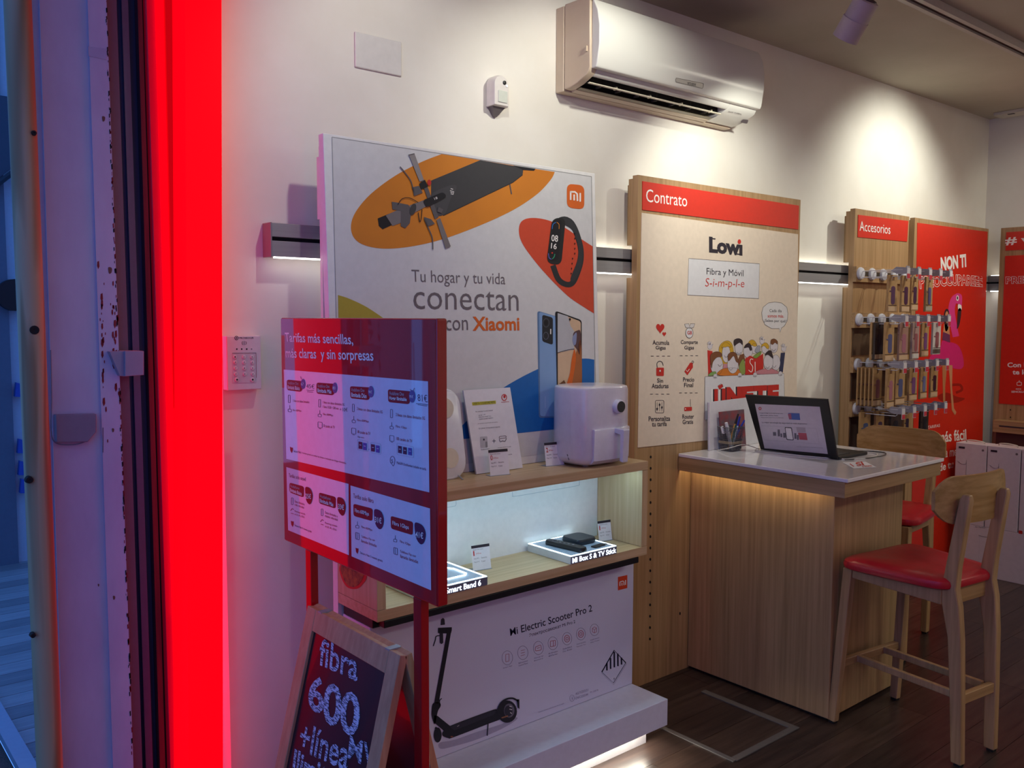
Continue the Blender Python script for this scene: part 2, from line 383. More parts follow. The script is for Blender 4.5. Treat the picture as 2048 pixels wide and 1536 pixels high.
obj('louvre', MB().prism([(x0+.045, 2.476, 2.4975), (x0+.045, 2.478, 2.501), (x0+.045, 2.486, 2.499), (x0+.045, 2.484, 2.4955)], (x1-x0-.25, 0, 0)), M('louvre_cream', 'e3d9c2', .35), t)
obj('louvre', MB().prism([(x0+.045, 2.526, 2.488), (x0+.045, 2.528, 2.491), (x0+.045, 2.552, 2.487), (x0+.045, 2.551, 2.484)], (x1-x0-.25, 0, 0)), M('louvre_dull', '8b8068', .4), t)
for k in range(7): obj('vane', B(x0+.13+k*.11, x0+.133+k*.11, 2.50, 2.53, 2.497, 2.528), M('vane_grey', '4b463c', .5), t)
for x in (2.60, 2.80, 3.0, 3.2): obj('louvre_clip', B(x, x+.006, 2.478, 2.495, 2.496, 2.507), M('clip_tan', 'c9bfa0', .5), t)
P = Print(Plane((2.9, 2.404, 2.548), (0, -1, -.16)), t)
a_ = K(1040, 0, 3.938)
P.rrect(*a_((1225, 610), (1450, 655), (1443, 700), (1222, 648)), 3, M('badge_silver', 'a9a39d', .3, .3), 2, 'badge'); P.rrect(*a_((1228, 614), (1447, 658), (1440, 697), (1226, 645)), 3, ink, 3, 'badge', outline=.5)
P.text('MITSUBISHI', *a_((1318, 646), (1318, 668), (1382, 678)), inkb, 3)
P.flush()
P = Print(Plane((3.35, 2.47, 2.506), (0, -.5, -1)), t); 
P.text('ON/OFF  POWERFUL', *a_((1640, 872), (1640, 884), (1745, 905)), inkg, 2)
P.rrect(*a_((1755, 940), (1800, 945), (1790, 975), (1735, 965)), 2, inkg, 2)
P.flush()
obj('latch', B(x0-.004, x0+.004, 2.445, 2.452, 2.60, 2.62), acs, t)

# ================================================================== XIAOMI-style display: tilted poster board
y_lo, y_hi, zl, zh = 2.405, 2.452, 1.068, 2.152
bx0, bx1 = 1.300, 2.458
t = thing('poster_board', (1.88, 2.43, 1.07), 'white framed poster board with scooter, wristband and phone pictures, behind the shelf unit', 'poster board')
th = .030
obj('board', MB().hexa([(bx0, y_lo, zl), (bx1, y_lo, zl), (bx1, y_lo+th, zl), (bx0, y_lo+th, zl), (bx0, y_hi, zh), (bx1, y_hi, zh), (bx1, y_hi+th, zh), (bx0, y_hi+th, zh)]), board_w, t, bev=.002)
obj('mounting_batten', B(bx0+.01, bx1-.01, 2.484, 2.50, 1.2, 2.12), board_w, t)
obj('mounting_block', B(bx0+.012, bx0+.05, 2.50, 2.518, 1.90, 2.09), board_w, t); obj('mounting_block', B(bx1-.05, bx1-.012, 2.50, 2.518, 1.90, 2.09), board_w, t)
pb = Plane((0, y_lo, zl), (0, -1, (y_hi-y_lo)/(zh-zl)*-1*-1))
pb = Plane((0, y_lo, zl), (0, -(zh-zl), (y_hi-y_lo)))
P = Print(pb, t); A = K(620, 240, 3.303)
sheet = M('poster_sheet', 'd5d4d2', .45)
P.poly([(664, 274), (1183, 353), (1191, 770), (1191, 905), (1110, 905), (679, 960)], sheet, 1, 'poster_sheet')
P.line([(664, 274), (1183, 353)], 1.2, M('seam', '9b9a98', .5), 2); P.line([(664, 274), (679, 900)], 1.2, MC['seam'], 2); P.line([(1183, 353), (1191, 770)], 1.2, MC['seam'], 2)
top = A((1617, 343), (870, 225))
P.poly(catmull(A((870, 225), (735, 278), (560, 370), (400, 490), (300, 610), (270, 710), (300, 790), (385, 835), (520, 850), (700, 830), (900, 780), (1150, 685), (1350, 590), (1500, 490), (1590, 395), (1617, 343)), 5, False), oran2, 2)
P.poly(catmull(A((1868, 835), (1790, 785), (1690, 715), (1590, 668), (1500, 648), (1430, 652), (1390, 680), (1380, 740), (1400, 810), (1460, 900), (1560, 1020), (1700, 1160), (1800, 1230), (1876, 1278)), 5, False), M('ink_coral', 'd0472a', .5), 2)
P.poly(catmull([(676, 590), (700, 598), (735, 615), (775, 642)], 5, False)+[(775, 650), (677, 650)], yel, 2)
Bk = K(860, 600, 3.84)
P.poly(catmull(Bk((235, 1070), (228, 992), (285, 925), (400, 800), (540, 690), (680, 605), (830, 530), (960, 480), (1170, 450), (1262, 458)), 5, False)+Bk((1264, 960), (940, 995)), bluei, 2)
# scooter picture
dk = col('3b3a3d'); dk2 = col('5b5658'); md = col('77706f'); lt = col('918a88'); bk = inkb
N = 'scooter_picture'
P.poly(A((1125, 265), (1240, 285), (1410, 315), (1405, 360), (1340, 410), (880, 632), (800, 560), (800, 400)), dk, 3, N)
P.poly(A((1340, 300), (1490, 322), (1480, 335), (1410, 330)), bk, 4, N)
P.blob(A((800, 500), (900, 440), (960, 430), (965, 460), (930, 520), (890, 620), (830, 620)), col('454447'), 4, N)
P.line(A((1320, 425), (1332, 490)), 2.2, dk2, 4, N); P.line(A((880, 632), (1340, 412), (1405, 362)), 1.4, col('242326'), 4, N)
P.poly(A((448, 650), (520, 620), (550, 690), (480, 722), (455, 700)), bk, 4, N)
P.poly(A((500, 630), (600, 585), (650, 600), (655, 660), (545, 700)), md, 5, N)
P.poly(A((540, 540), (575, 545), (650, 560), (670, 600), (660, 680), (630, 715), (600, 700), (600, 600), (545, 590)), dk2, 6, N)
P.poly(A((655, 565), (750, 530), (770, 570), (675, 620)), md, 7, N); P.ell(*A((680, 590))[0], 6, 12, dk, 8, N, .3)
P.poly(A((652, 228), (690, 220), (752, 395), (725, 408)), lt, 8, N); P.line(A((650, 232), (690, 222)), 1.6, dk2, 9, N)
P.poly(A((835, 660), (860, 648), (930, 835), (895, 850)), md, 8, N)
P.poly(A((735, 400), (760, 395), (850, 640), (825, 655)), dk2, 7, N)
P.poly(A((722, 420), (760, 395), (780, 440), (735, 460)), bk, 9, N); P.ell(*A((788, 413))[0], 4, 6, inkr, 10, N)
P.curve(A((595, 308), (630, 350), (665, 400), (680, 450), (690, 500)), 2, dk2, 8, N); P.poly(A((672, 445), (720, 435), (745, 480), (695, 500)), dk2, 8, N)
P.curve(A((812, 855), (808, 780), (785, 720), (755, 650)), 2.2, dk2, 8, N); P.poly(A((752, 640), (800, 655), (825, 685), (775, 705)), dk2, 8, N)
P.rrect(*A((745, 530), (880, 475), (905, 505), (770, 580)), 6, bk, 11, N); P.text('18', *A((812, 515), (818, 530), (838, 522)), inkw, 12)
P.curve(A((580, 560), (610, 520), (660, 515), (715, 545)), 1.3, bk, 9, N); P.curve(A((715, 610), (725, 670), (735, 650), (740, 590)), 1.5, bk, 9, N)
P.poly(A((850, 575), (880, 590), (870, 615), (840, 605)), dk2, 9, N)
for q in (((928, 455), (942, 462), (938, 478)),): pass
P.line(A((930, 453), (945, 458)), 1.4, inkw, 6, N); P.line(A((925, 466), (950, 474), (946, 492), (930, 487)), 1.3, inkw, 6, N); P.line(A((928, 476), (944, 482)), 1.1, inkw, 6, N)
# orange logo tile
P.rrect(*[A(q)[0] for q in ((1697, 420), (1812, 432), (1812, 592), (1697, 578))], 12, orange, 3, 'logo')
for q in (((1722, 470), (1722, 528)), ((1745, 492), (1745, 531)), ((1785, 482), (1785, 540))): P.line(A(*q), 3.2, inkw, 4, 'logo')
P.line(A((1720, 474), (1750, 475), (1765, 488), (1767, 535)), 3.2, inkw, 4, 'logo')
# wristband picture
N = 'wristband_picture'
P.line(catmull(A((1660, 670), (1710, 665), (1750, 720), (1785, 830), (1790, 920), (1770, 1000), (1735, 1075), (1690, 1085), (1640, 1050), (1605, 960)), 5, False), 11, col('26272b'), 3, N)
P.poly(catmull(A((1640, 650), (1700, 640), (1760, 700), (1800, 830), (1795, 950), (1750, 1060), (1720, 1050), (1765, 930), (1770, 830), (1735, 730), (1680, 690)), 4), col('2e3035'), 4, N)
P.rrect(*A((1600, 648), (1690, 645), (1660, 960), (1562, 945)), 14, col('1b1c20'), 5, N); P.rrect(*A((1612, 658), (1665, 655), (1640, 935), (1575, 925)), 10, bk, 6, N)
P.text('08', *A((1593, 758), (1591, 800), (1633, 806)), inkw, 7, .015); P.text('16', *A((1591, 812), (1588, 848), (1624, 855)), inkw, 7, .015)
P.curve(A((1600, 720), (1605, 690), (1625, 675)), 1.2, col('2c7fd0'), 7, N); P.curve(A((1630, 675), (1645, 690), (1645, 720)), 1.2, oran2, 7, N)
P.curve(A((1575, 880), (1580, 910), (1595, 920)), 1.2, col('6a6fd0'), 7, N); P.curve(A((1618, 885), (1612, 905), (1600, 918)), 1.2, col('30b080'), 7, N)
P.ell(*A((1600, 878))[0], 1.6, 1.8, inkr, 7, N)
for k in range(9): P.ell(*A((1750-k*3 if k > 4 else 1750, 750+k*33))[0], 1, 1.8, bk, 6, N)
# slogan
P.text('Tu hogar y tu vida', *A((668, 988), (672, 1095), (1290, 1110)), inkg, 3, -.004)
P.text('conectan', *A((680, 1112), (682, 1250), (1378, 1262)), inkg, 3, -.004)
P.text('con', *A((892, 1322), (894, 1392), (1043, 1388)), inkg, 3); P.text('Xiaomi', *A((1077, 1302), (1079, 1390), (1380, 1388)), orange, 3, .025)
# phones
N = 'phone_picture'
P.rrect(*Bk((825, 82), (978, 128), (985, 905), (836, 905)), 6, col('5d7ea6'), 3, N); P.rrect(*Bk((838, 90), (978, 130), (985, 895), (846, 893)), 5, M('ink_pale_blue', '86a8d2', .4, noise=(2, 2, 1), col2='7398c6'), 4, N)
P.rrect(*Bk((862, 112), (944, 135), (944, 345), (862, 318)), 5, col('22242c'), 5, N); P.ring(*Bk((892, 175))[0], 6, 8.5, 1.5, col('4a4d58'), 6, N); P.ell(*Bk((892, 175))[0], 3.4, 5, bk, 6, N); P.ring(*Bk((890, 275))[0], 5, 7, 1.2, col('5c6070'), 6, N)
P.line(Bk((927, 222), (927, 262)), 2, inkw, 6, N); P.line(Bk((885, 740), (885, 830)), 1, col('a9bfe0'), 5, N)
P.rrect(*Bk((962, 82), (1165, 155), (1168, 700), (975, 700)), 6, bk, 6, N); P.rrect(*Bk((980, 98), (1158, 165), (1162, 700), (982, 700)), 5, M('ink_sand', 'd3b392', .45), 7, N)
P.poly(Bk((980, 100), (1060, 125), (1080, 200), (1115, 250), (1105, 380), (980, 405)), col('b9b9bc'), 8, N)
P.blob(Bk((1100, 260), (1130, 235), (1155, 240), (1160, 330), (1150, 420), (1130, 380), (1105, 340)), col('5c3f42'), 9, N); P.blob(Bk((1095, 290), (1125, 250), (1122, 330), (1105, 345)), col('8b94b8'), 10, N)
P.blob(Bk((1160, 320), (1162, 700), (1090, 700), (1080, 600), (1110, 450), (1130, 380)), M('ink_rust', 'a86336', .5), 9, N); P.blob(Bk((1110, 380), (1120, 460), (1095, 620), (1085, 655), (1050, 655), (1075, 560), (1090, 450)), orange, 10, N)
P.curve(Bk((980, 405), (1050, 385), (1110, 375)), 1, ink, 10, N); P.poly(Bk((982, 655), (1030, 615), (1050, 655)), col('6e4428'), 10, N); P.ell(*Bk((1075, 148))[0], 1.8, 2.6, bk, 11, N)
P.flush()

# ================================================================== shelf unit (with box light shelf)
t = thing('shelf_unit', (1.89, 2.2, .7), 'low oak box shelf unit with white lit back, holding small display stands', 'shelf unit')
sx0, sx1, sy = 1.305, 2.47, 2.172
obj('top_board', B(sx0, sx1, sy, 2.404, 1.036, 1.068), oak_pale, t, bev=.001)
obj('bottom_board', B(sx0, sx1, sy, 2.404, .715, .748), oak_pale, t, bev=.001)
obj('side_panel', B(sx0, sx0+.03, sy+.0005, 2.404, .749, 1.035), oak_palez, t, bev=.001)
obj('side_panel', B(sx1-.03, sx1, sy+.0005, 2.404, .749, 1.035), oak_palez, t, bev=.001)
obj('back_panel', B(sx0, sx1-.001, 2.405, 2.435, .2, 1.066), board_w, t)
obj('light_strip', B(sx0+.06, sx1-.06, 2.20, 2.212, 1.0305, 1.0355), M('shelf_led', (1, 1, 1), emit=34, ecol=(.42, .76, 1)), t)
P = Print(PY(2.4045), t, .0006); C = K(860, 920, 4.096)
lg = M('groove_grey', 'a8b2ba', .5)
P.curve(C((675, 262), (678, 290), (700, 297), (950, 255), (1200, 212), (1222, 195), (1222, 168)), .8, lg, 1, 'groove'); P.curve(C((60, 400), (190, 380), (212, 368), (213, 335)), .8, lg, 1, 'groove')
P.flush()
# red round sticker on left side
P = Print(PX(sx0), t, .001); R_ = K(580, 1080, 6.98)
P.blob(R_((690, 380), (700, 470), (740, 580), (800, 660), (880, 685), (960, 670), (1030, 600), (1070, 520), (1060, 380), (1000, 250), (880, 200), (750, 250)), M('sticker_red', 'd01818', .3), 1, 'sticker')
P.blob(R_((705, 390), (725, 480), (765, 580), (820, 640), (890, 655), (960, 620), (1010, 540), (1030, 450), (990, 300), (870, 240), (760, 280)), M('sticker_picture', '6a2a20', .4, noise=(60, 60, 60), col2='b06a30'), 2, 'sticker')
P.flush()
# black tray under the shelf
t = tag(obj('keyboard_tray', MB().box(1.315, 1.345, 2.215, 2.39, .682, .712).box(1.33, 2.43, 2.175, 2.39, .690, .713), M('tray_black', '17141c', .35), bev=.003), 'slim black tray fixed under the oak shelf unit', 'tray')

def price_card(x, y, z, wd, ht, num, label, rz=-.15, lean=.18):
    t = thing('price_card', (x, y, z), label, 'price card', 'small price cards on the shelf unit', rz)
    c_, s_ = math.cos(lean), math.sin(lean)
    def q(u, v, d=0): return (u, v*s_-d*c_, v*c_+d*s_*0)
    def pane(u0, u1, v0, v1, d, th=.0008):
        return MB().hexa([q(u0, v0, d+th), q(u1, v0, d+th), q(u1, v0, d), q(u0, v0, d), q(u0, v1, d+th), q(u1, v1, d+th), q(u1, v1, d), q(u0, v1, d)])
    obj('acrylic_stand', MB().box(-.002, wd+.002, -.004, .03, 0, .0015), M('acrylic', 'e8eef2', .1, trans=.6), t, local=True)
    obj('card', pane(0, wd, .002, ht, 0), paper, t, local=True)
    obj('header_band', pane(.0, wd, ht-.009, ht, .001), ink, t, local=True)
    def tx(body, u0, u1, v0, v1, mat, bold=0):
        vs_, fs_ = glyphs(body, bold); obj('lettering', MB().add([q(u0+(u1-u0)*a, v0+(v1-v0)*b, .0018) for a, b in vs_], fs_), mat, t, local=True)
    tx(num, .006, .0095 if num == '1' else .014, ht-.034, ht-.018, inkr, .01); tx(',49 €/mes', .016, .036, ht-.031, ht-.025, inkr)
    tx('Smart 24 meses', .006, .045, ht-.016, ht-.012, inkg); tx('Antes 99 €', .006, .026, ht-.046, ht-.041, inkg); tx('Garantia', .034, .056, ht-.046, ht-.041, inkg); tx('Pago 0 €', .006, .026, ht-.058, ht-.053, inkg); tx('Color', .034, .05, ht-.058, ht-.053, inkg)
    return t
price_card(1.818, 2.292, 1.068, .075, .088, '0', 'white price card with a large 0 in front of the leaflet sheet')
price_card(2.092, 2.318, 1.068, .078, .085, '2', 'white price card with a large 2 left of the white air fryer')
price_card(1.765, 2.318, .748, .070, .085, '1', 'white price card right of the left light box in the lower compartment')
price_card(2.372, 2.325, .748, .062, .078, '1', 'white price card in the right corner of the lower compartment')

# leaflet sheet leaning on the board
t = thing('leaflet_sheet', (1.9, 2.35, 1.068), 'tall printed offer sheet in a clear holder leaning on the poster board', 'leaflet')
q0, q1, q2, q3 = V((1.800, 2.345, 1.070)), V((2.005, 2.345, 1.070)), V((1.985, 2.392, 1.352)), V((1.78, 2.392, 1.352))
nn = (q1-q0).cross(q3-q0).normalized(); nn = nn if nn.y < 0 else -nn
obj('holder', MB().prism([q0, q1, q2, q3], -nn*.006), M('acrylic_grey', 'c3c2c8', .25), t)
obj('sheet', MB().prism([q0+nn*.001, q1+nn*.001, q2+nn*.001, q3+nn*.001], -nn*.0008), paper, t)
P = Print(Plane(q0+nn*.0014, nn), t, .0003)
P.poly(Bk((322, 786), (505, 772), (507, 796), (326, 810)), M('highlighter', 'c9c43a', .5), 1); P.text('OFERTA VODAFONE MI/FIX', *Bk((328, 788), (330, 806), (503, 793)), ink, 2)
P.ring(*Bk((570, 748))[0], 4.8, 6, 1.6, inkr); P.ell(*Bk((572, 742))[0], 2.2, 3.2, inkr); P.text('vodafone', *Bk((545, 778), (545, 790), (607, 784)), inkr, 1)
for y, a, b, s_ in ((858, 350, 482, 'Por contratar la tarifa ilimitada'), (888, 374, 425, 'MI 4K + TV'), (902, 374, 470, 'FREIDORA SMART 3,5 L'), (916, 378, 484, 'AURICULARES BUDS 3'), (950, 368, 520, 'por contratar o renovar la fibra con nosotros'), (988, 372, 536, 'TE LLEVAS TOTALMENTE GRATIS'), (1150, 392, 458, 'Freidora smart'), (1136, 520, 622, 'Auriculares inalambricos de regalo'), (1195, 540, 630, 'promocion valida')):
    P.text(s_, *Bk((a, y-5), (a, y+5), (b, y-2-(b-a)*.04)), inkg, 1)
P.rrect(*Bk((385, 1050), (440, 1046), (444, 1130), (388, 1136)), 2, lgrey, 1); P.ell(*Bk((414, 1072))[0], 1.6, 2, ink, 2); P.rrect(*Bk((425, 1088), (440, 1087), (442, 1130), (427, 1132)), 1, grey, 2)
P.line(Bk((478, 1083), (505, 1081)), 1, ink); P.line(Bk((491, 1068), (492, 1097)), 1, ink)
P.rrect(*Bk((530, 1048), (585, 1042), (587, 1058), (532, 1064)), 3, inkg, 1, outline=1); P.curve(Bk((533, 1068), (540, 1088), (558, 1082), (575, 1085), (588, 1062)), 1.4, inkg)
P.flush()

# white scale with beige discs on a clear stand
t = thing('body_scale', (1.62, 2.35, 1.068), 'white rounded bathroom scale with round pads standing upright on a clear stand', 'scale')
Lc = V((1.60, 2.33, 1.078)); ux = V((1, 0, 0)); uz = V((0, .17, 1)).normalized(); un = ux.cross(uz)*-1
un = un if un.y < 0 else -un
def rr(cx, cz, w_, h_, r, d):
    out = []
    for sx, sz, a0 in ((1, 1, 0), (-1, 1, PI/2), (-1, -1, PI), (1, -1, 3*PI/2)):
        for k in range(7):
            a = a0+PI/2*k/6; out.append(Lc+ux*(cx+sx*(w_/2-r)+r*math.cos(a))+uz*(cz+sz*(h_/2-r)+r*math.sin(a))+un*d)
    return out
obj('body', MB().loft([rr(0, .14, .29, .29, .06, -.018), rr(0, .14, .30, .30, .06, -.012), rr(0, .14, .30, .30, .06, 0), rr(0, .14, .292, .292, .058, .004)]), M('scale_white', 'dfe0e4', .25), t, smooth=True)
for sx in (-1, 1):
    for sz in (.06, .225): obj('foot_pad', MB().lathe([(.033, 0), (.033, .002), (0, .002)], Lc+ux*(sx*.085)+uz*sz+un*.004, un, 28), M('pad_beige', 'd8cfb8', .4), t)
for x in (1.56, 1.71): obj('stand', MB().tube([(x, 2.30, 1.069), (x, 2.325, 1.078), (x, 2.36, 1.078), (x, 2.375, 1.15)], .0025), M('clear_wire', 'c8cdd2', .2, trans=.5), t)

# air fryer
t = thing('air_fryer', (2.27, 2.285, 1.068), 'glossy white air fryer with a round black dial on the oak shelf top', 'air fryer')
afm = M('fryer_white', 'dcd8e2', .22, coat=.3)
def sq(z, rx, ry, cx=2.274, cy=2.29, e=4.2, n=48):
    out = []
    for k in range(n):
        a = 2*PI*k/n; c, s_ = math.cos(a), math.sin(a); rx_ = rx
        ee = e if s_ < 0 else 2.3
        out.append((cx+rx*math.copysign(abs(c)**(2/ee), c), cy+ry*math.copysign(abs(s_)**(2/ee), s_), z))
    return out
hx, hy = .131, .110
obj('body', MB().loft([sq(1.076, hx*.80, hy*.8), sq(1.088, hx*.94, hy*.94), sq(1.105, hx, hy), sq(1.34, hx*.985, hy*.985), sq(1.346, hx*.975, hy*.975)]), afm, t, smooth=True)
obj('lid', MB().loft([sq(1.3465, hx*.975, hy*.975), sq(1.351, hx*.96, hy*.96), sq(1.354, hx*.90, hy*.9)]), afm, t, smooth=True)
obj('foot', MB().cyl((2.21, 2.24, 1.0685), (2.21, 2.24, 1.078), .012).cyl((2.335, 2.24, 1.0685), (2.335, 2.24, 1.078), .012).cyl((2.21, 2.34, 1.0685), (2.21, 2.34, 1.078), .012).cyl((2.335, 2.34, 1.0685), (2.335, 2.34, 1.078), .012), lgrey, t)
# drawer follows the front
dr = []
for z, o in ((1.082, -.012), (1.094, .002), (1.20, .006), (1.206, .003)):
    ring = sq(z, hx*1.0, hy+o, n=64); fr = [p for p in ring if p[1] < 2.205 and 2.185 < p[0] < 2.385]
    fr.sort(key=lambda p: p[0]); dr.append(fr)
n_ = min(len(r) for r in dr); dr = [[(r[int(i*(len(r)-1)/(n_-1))][0], r[int(i*(len(r)-1)/(n_-1))][1]-.004, r[0][2]) for i in range(n_)]+[(r[int(i*(len(r)-1)/(n_-1))][0], 2.215, r[0][2]) for i in range(n_-1, -1, -1)] for r in dr]
dw = obj('drawer', MB().loft(dr), afm, t, smooth=True)
obj('handle', MB().hexa([(2.288, 2.178, 1.188), (2.322, 2.178, 1.188), (2.322, 2.136, 1.182), (2.288, 2.136, 1.182), (2.288, 2.178, 1.207), (2.322, 2.178, 1.207), (2.322, 2.128, 1.204), (2.288, 2.128, 1.204)]).hexa([(2.290, 2.150, 1.088), (2.320, 2.150, 1.088), (2.320, 2.134, 1.084), (2.290, 2.134, 1.084), (2.288, 2.146, 1.2), (2.322, 2.146, 1.2), (2.322, 2.128, 1.203), (2.288, 2.128, 1.203)]), afm, dw, bev=.004)
kn = obj('dial', MB().lathe([(.026, 0), (.026, .012), (.024, .018), (.021, .020), (0, .020)], (2.312, 2.184, 1.281), (0, -1, 0), 32), afm, t, smooth=True)
obj('dial_face', MB().lathe([(.020, .0195), (.020, .0215), (0, .0215)], (2.312, 2.184, 1.281), (0, -1, 0), 32), M('dial_black', '15161e', .1, coat=.6), kn)
for k in range(5): obj('vent_slit', MB().prism([(2.150+k*.0035, 2.262-k*.0072, 1.094), (2.150+k*.0035, 2.259-k*.0072, 1.094), (2.146+k*.0035, 2.2635-k*.0072, 1.114), (2.146+k*.0035, 2.2665-k*.0072, 1.114)], (-.004, -.003, 0)), ink, t)

# light boxes on the lower compartment
def light_box(x0, x1, label, words, px_box):
    t = thing('display_light_box', ((x0+x1)/2, 2.28, .748), label, 'light box', 'flat lit display boxes in the lower compartment')
    obj('tray', B(x0, x1, 2.168, 2.395, .7485, .776), M('box_silver', 'd3d3cf', .3), t, bev=.0015)
    obj('front_plate', B(x0+.001, x1-.001, 2.1665, 2.1685, .750, .7755), M('front_grey', '6f7282', .35), t)
    mb = MB().box(x0+.001, x1-.001, 2.169, 2.175, .776, .7778).box(x0+.001, x1-.001, 2.388, 2.394, .776, .7778).box(x0+.001, x0+.008, 2.175, 2.388, .776, .7778).box(x1-.008, x1-.001, 2.175, 2.388, .776, .7778)
    obj('light_frame', mb, M('frame_led', (1, 1, 1), emit=4.5, ecol=(.62, .86, 1)), t)
    obj('top_sheet', B(x0+.008, x1-.008, 2.175, 2.388, .7762, .777), M('tray_top', 'aab8cc', .25), t)
    vs_, fs_ = glyphs(words[0], .02); a, b = words[1]
    obj('lit_lettering', MB().add([(a+(b-a)*u, 2.1658, .7535+.0175*v) for u, v in vs_], fs_), M('letter_led', (1, 1, 1), emit=3.2, ecol=(.75, .86, 1)), t)
    return t
light_box(2.073, 2.302, 'flat lit display box holding a black media box and remote', ('Mi Box S & TV Stick', (2.080, 2.296)), None)
lb2 = light_box(1.452, 1.708, 'flat lit display box with a wristband tray, partly behind the red sign', ('Smart Band 6', (1.545, 1.68)), None)
obj('band_recess', MB().tube([(1.50, 2.22, .7785), (1.66, 2.22, .7785), (1.672, 2.232, .7785), (1.672, 2.30, .7785), (1.655, 2.335, .7785), (1.50, 2.335, .7785)], .0025), MC['frame_led'], lb2)
t = thing('media_box', (2.235, 2.30, .777), 'small black square media box on the right lit display box', 'media player')
def rr2(cx, cy, w_, h_, r, z, rz=0.0):
    out = []
    for sx, sy_, a0 in ((1, 1, 0), (-1, 1, PI/2), (-1, -1, PI), (1, -1, 3*PI/2)):
        for k in range(6):
            a = a0+PI/2*k/5; u = sx*(w_/2-r)+r*math.cos(a); v = sy_*(h_/2-r)+r*math.sin(a)
            out.append((cx+u*math.cos(rz)-v*math.sin(rz), cy+u*math.sin(rz)+v*math.cos(rz), z))
    return out
obj('case', MB().loft([rr2(2.235, 2.295, .092, .092, .02, .7775), rr2(2.235, 2.295, .098, .098, .02, .783), rr2(2.235, 2.295, .098, .098, .02, .793), rr2(2.235, 2.295, .092, .092, .02, .798)]), M('media_black', '1c2630', .35), t, smooth=True)
t = thing('remote_control', (2.14, 2.26, .777), 'black remote control beside the small media box', 'remote control')
obj('body', MB().loft([rr2(2.138, 2.262, .036, .175, .014, .778, .12), rr2(2.138, 2.262, .038, .178, .015, .786, .12), rr2(2.138, 2.262, .034, .172, .013, .794, .12)]), black, t, smooth=True)
obj('button_ring', MB().lathe([(.011, 0), (.011, .0012), (.009, .0012), (.009, 0)], (2.132, 2.312, .794), (0, 0, 1), 20), grey, t)
for k in range(4): obj('button', MB().cyl((2.132+.004*k, 2.285-k*.018, .794), (2.132+.004*k, 2.285-k*.018, .7955), .004, n=12), grey, t)
t = thing('tv_stick', (2.24, 2.215, .777), 'flat black stick in front of the media box', 'tv stick')
obj('stick', MB().loft([rr2(2.245, 2.205, .06, .024, .006, .7775, .1), rr2(2.245, 2.205, .06, .024, .006, .781, .1)]), black, t)
obj('plug', B(2.276, 2.288, 2.201, 2.213, .7778, .7808), steel, t)

# ================================================================== big scooter carton and plinth
t = thing('scooter_carton', (1.88, 2.3, .197), 'long white carton with a scooter picture standing on the white plinth', 'carton')
obj('carton', B(1.318, 2.47, 2.236, 2.40, .197, .679), M('carton_white', 'd4d3e2', .45, noise=(1.5, 1.5, 1.5), col2='cfcede'), t, bev=.003)
obj('lid_shadow_gap', B(1.32, 2.468, 2.24, 2.39, .6795, .6805), black_r, t)
P = Print(PY(2.236), t); D = K(540, 1140, 2.4976); D2 = K(980, 1180, 6.4); D3 = K(850, 1220, 5.122)
cin = M('carton_ink', '1b1b33', .5)
P.poly(D((1738, 35), (1785, 25), (1785, 90), (1738, 102)), M('ink_orange_red', 'd8431f', .5), 1, 'logo')
for q in (((1748, 60), (1748, 80)), ((1758, 65), (1758, 78)), ((1776, 50), (1776, 74))): P.line(D(*q), 1.8, inkw, 2, 'logo')
P.line(D((1747, 60), (1764, 55), (1768, 60), (1768, 76)), 1.8, inkw, 2, 'logo')
P.text('Mi Electric Scooter Pro 2', *D2((252, 495), (262, 588), (1308, 272)), cin, 1, .009)
P.text('Электросамокат Mi Pro 2', *D2((498, 560), (505, 614), (1093, 432)), cin, 1)
ir = M('icon_red', 'b8606a', .5); ig = M('icon_grey', '7d7790', .5)
cap = [('Smart App', ''), ('Bidirectional', 'Control Panel'), ('45 km Long range', 'Battery'), ('Mi Wireless', '300 W Max Power'), ('Double Brake &', 'Disc Brake'), ('Shock-absorbing', 'Pneumatic Tyre'), ('Ecological Aluminium', 'Alloy Frame')]
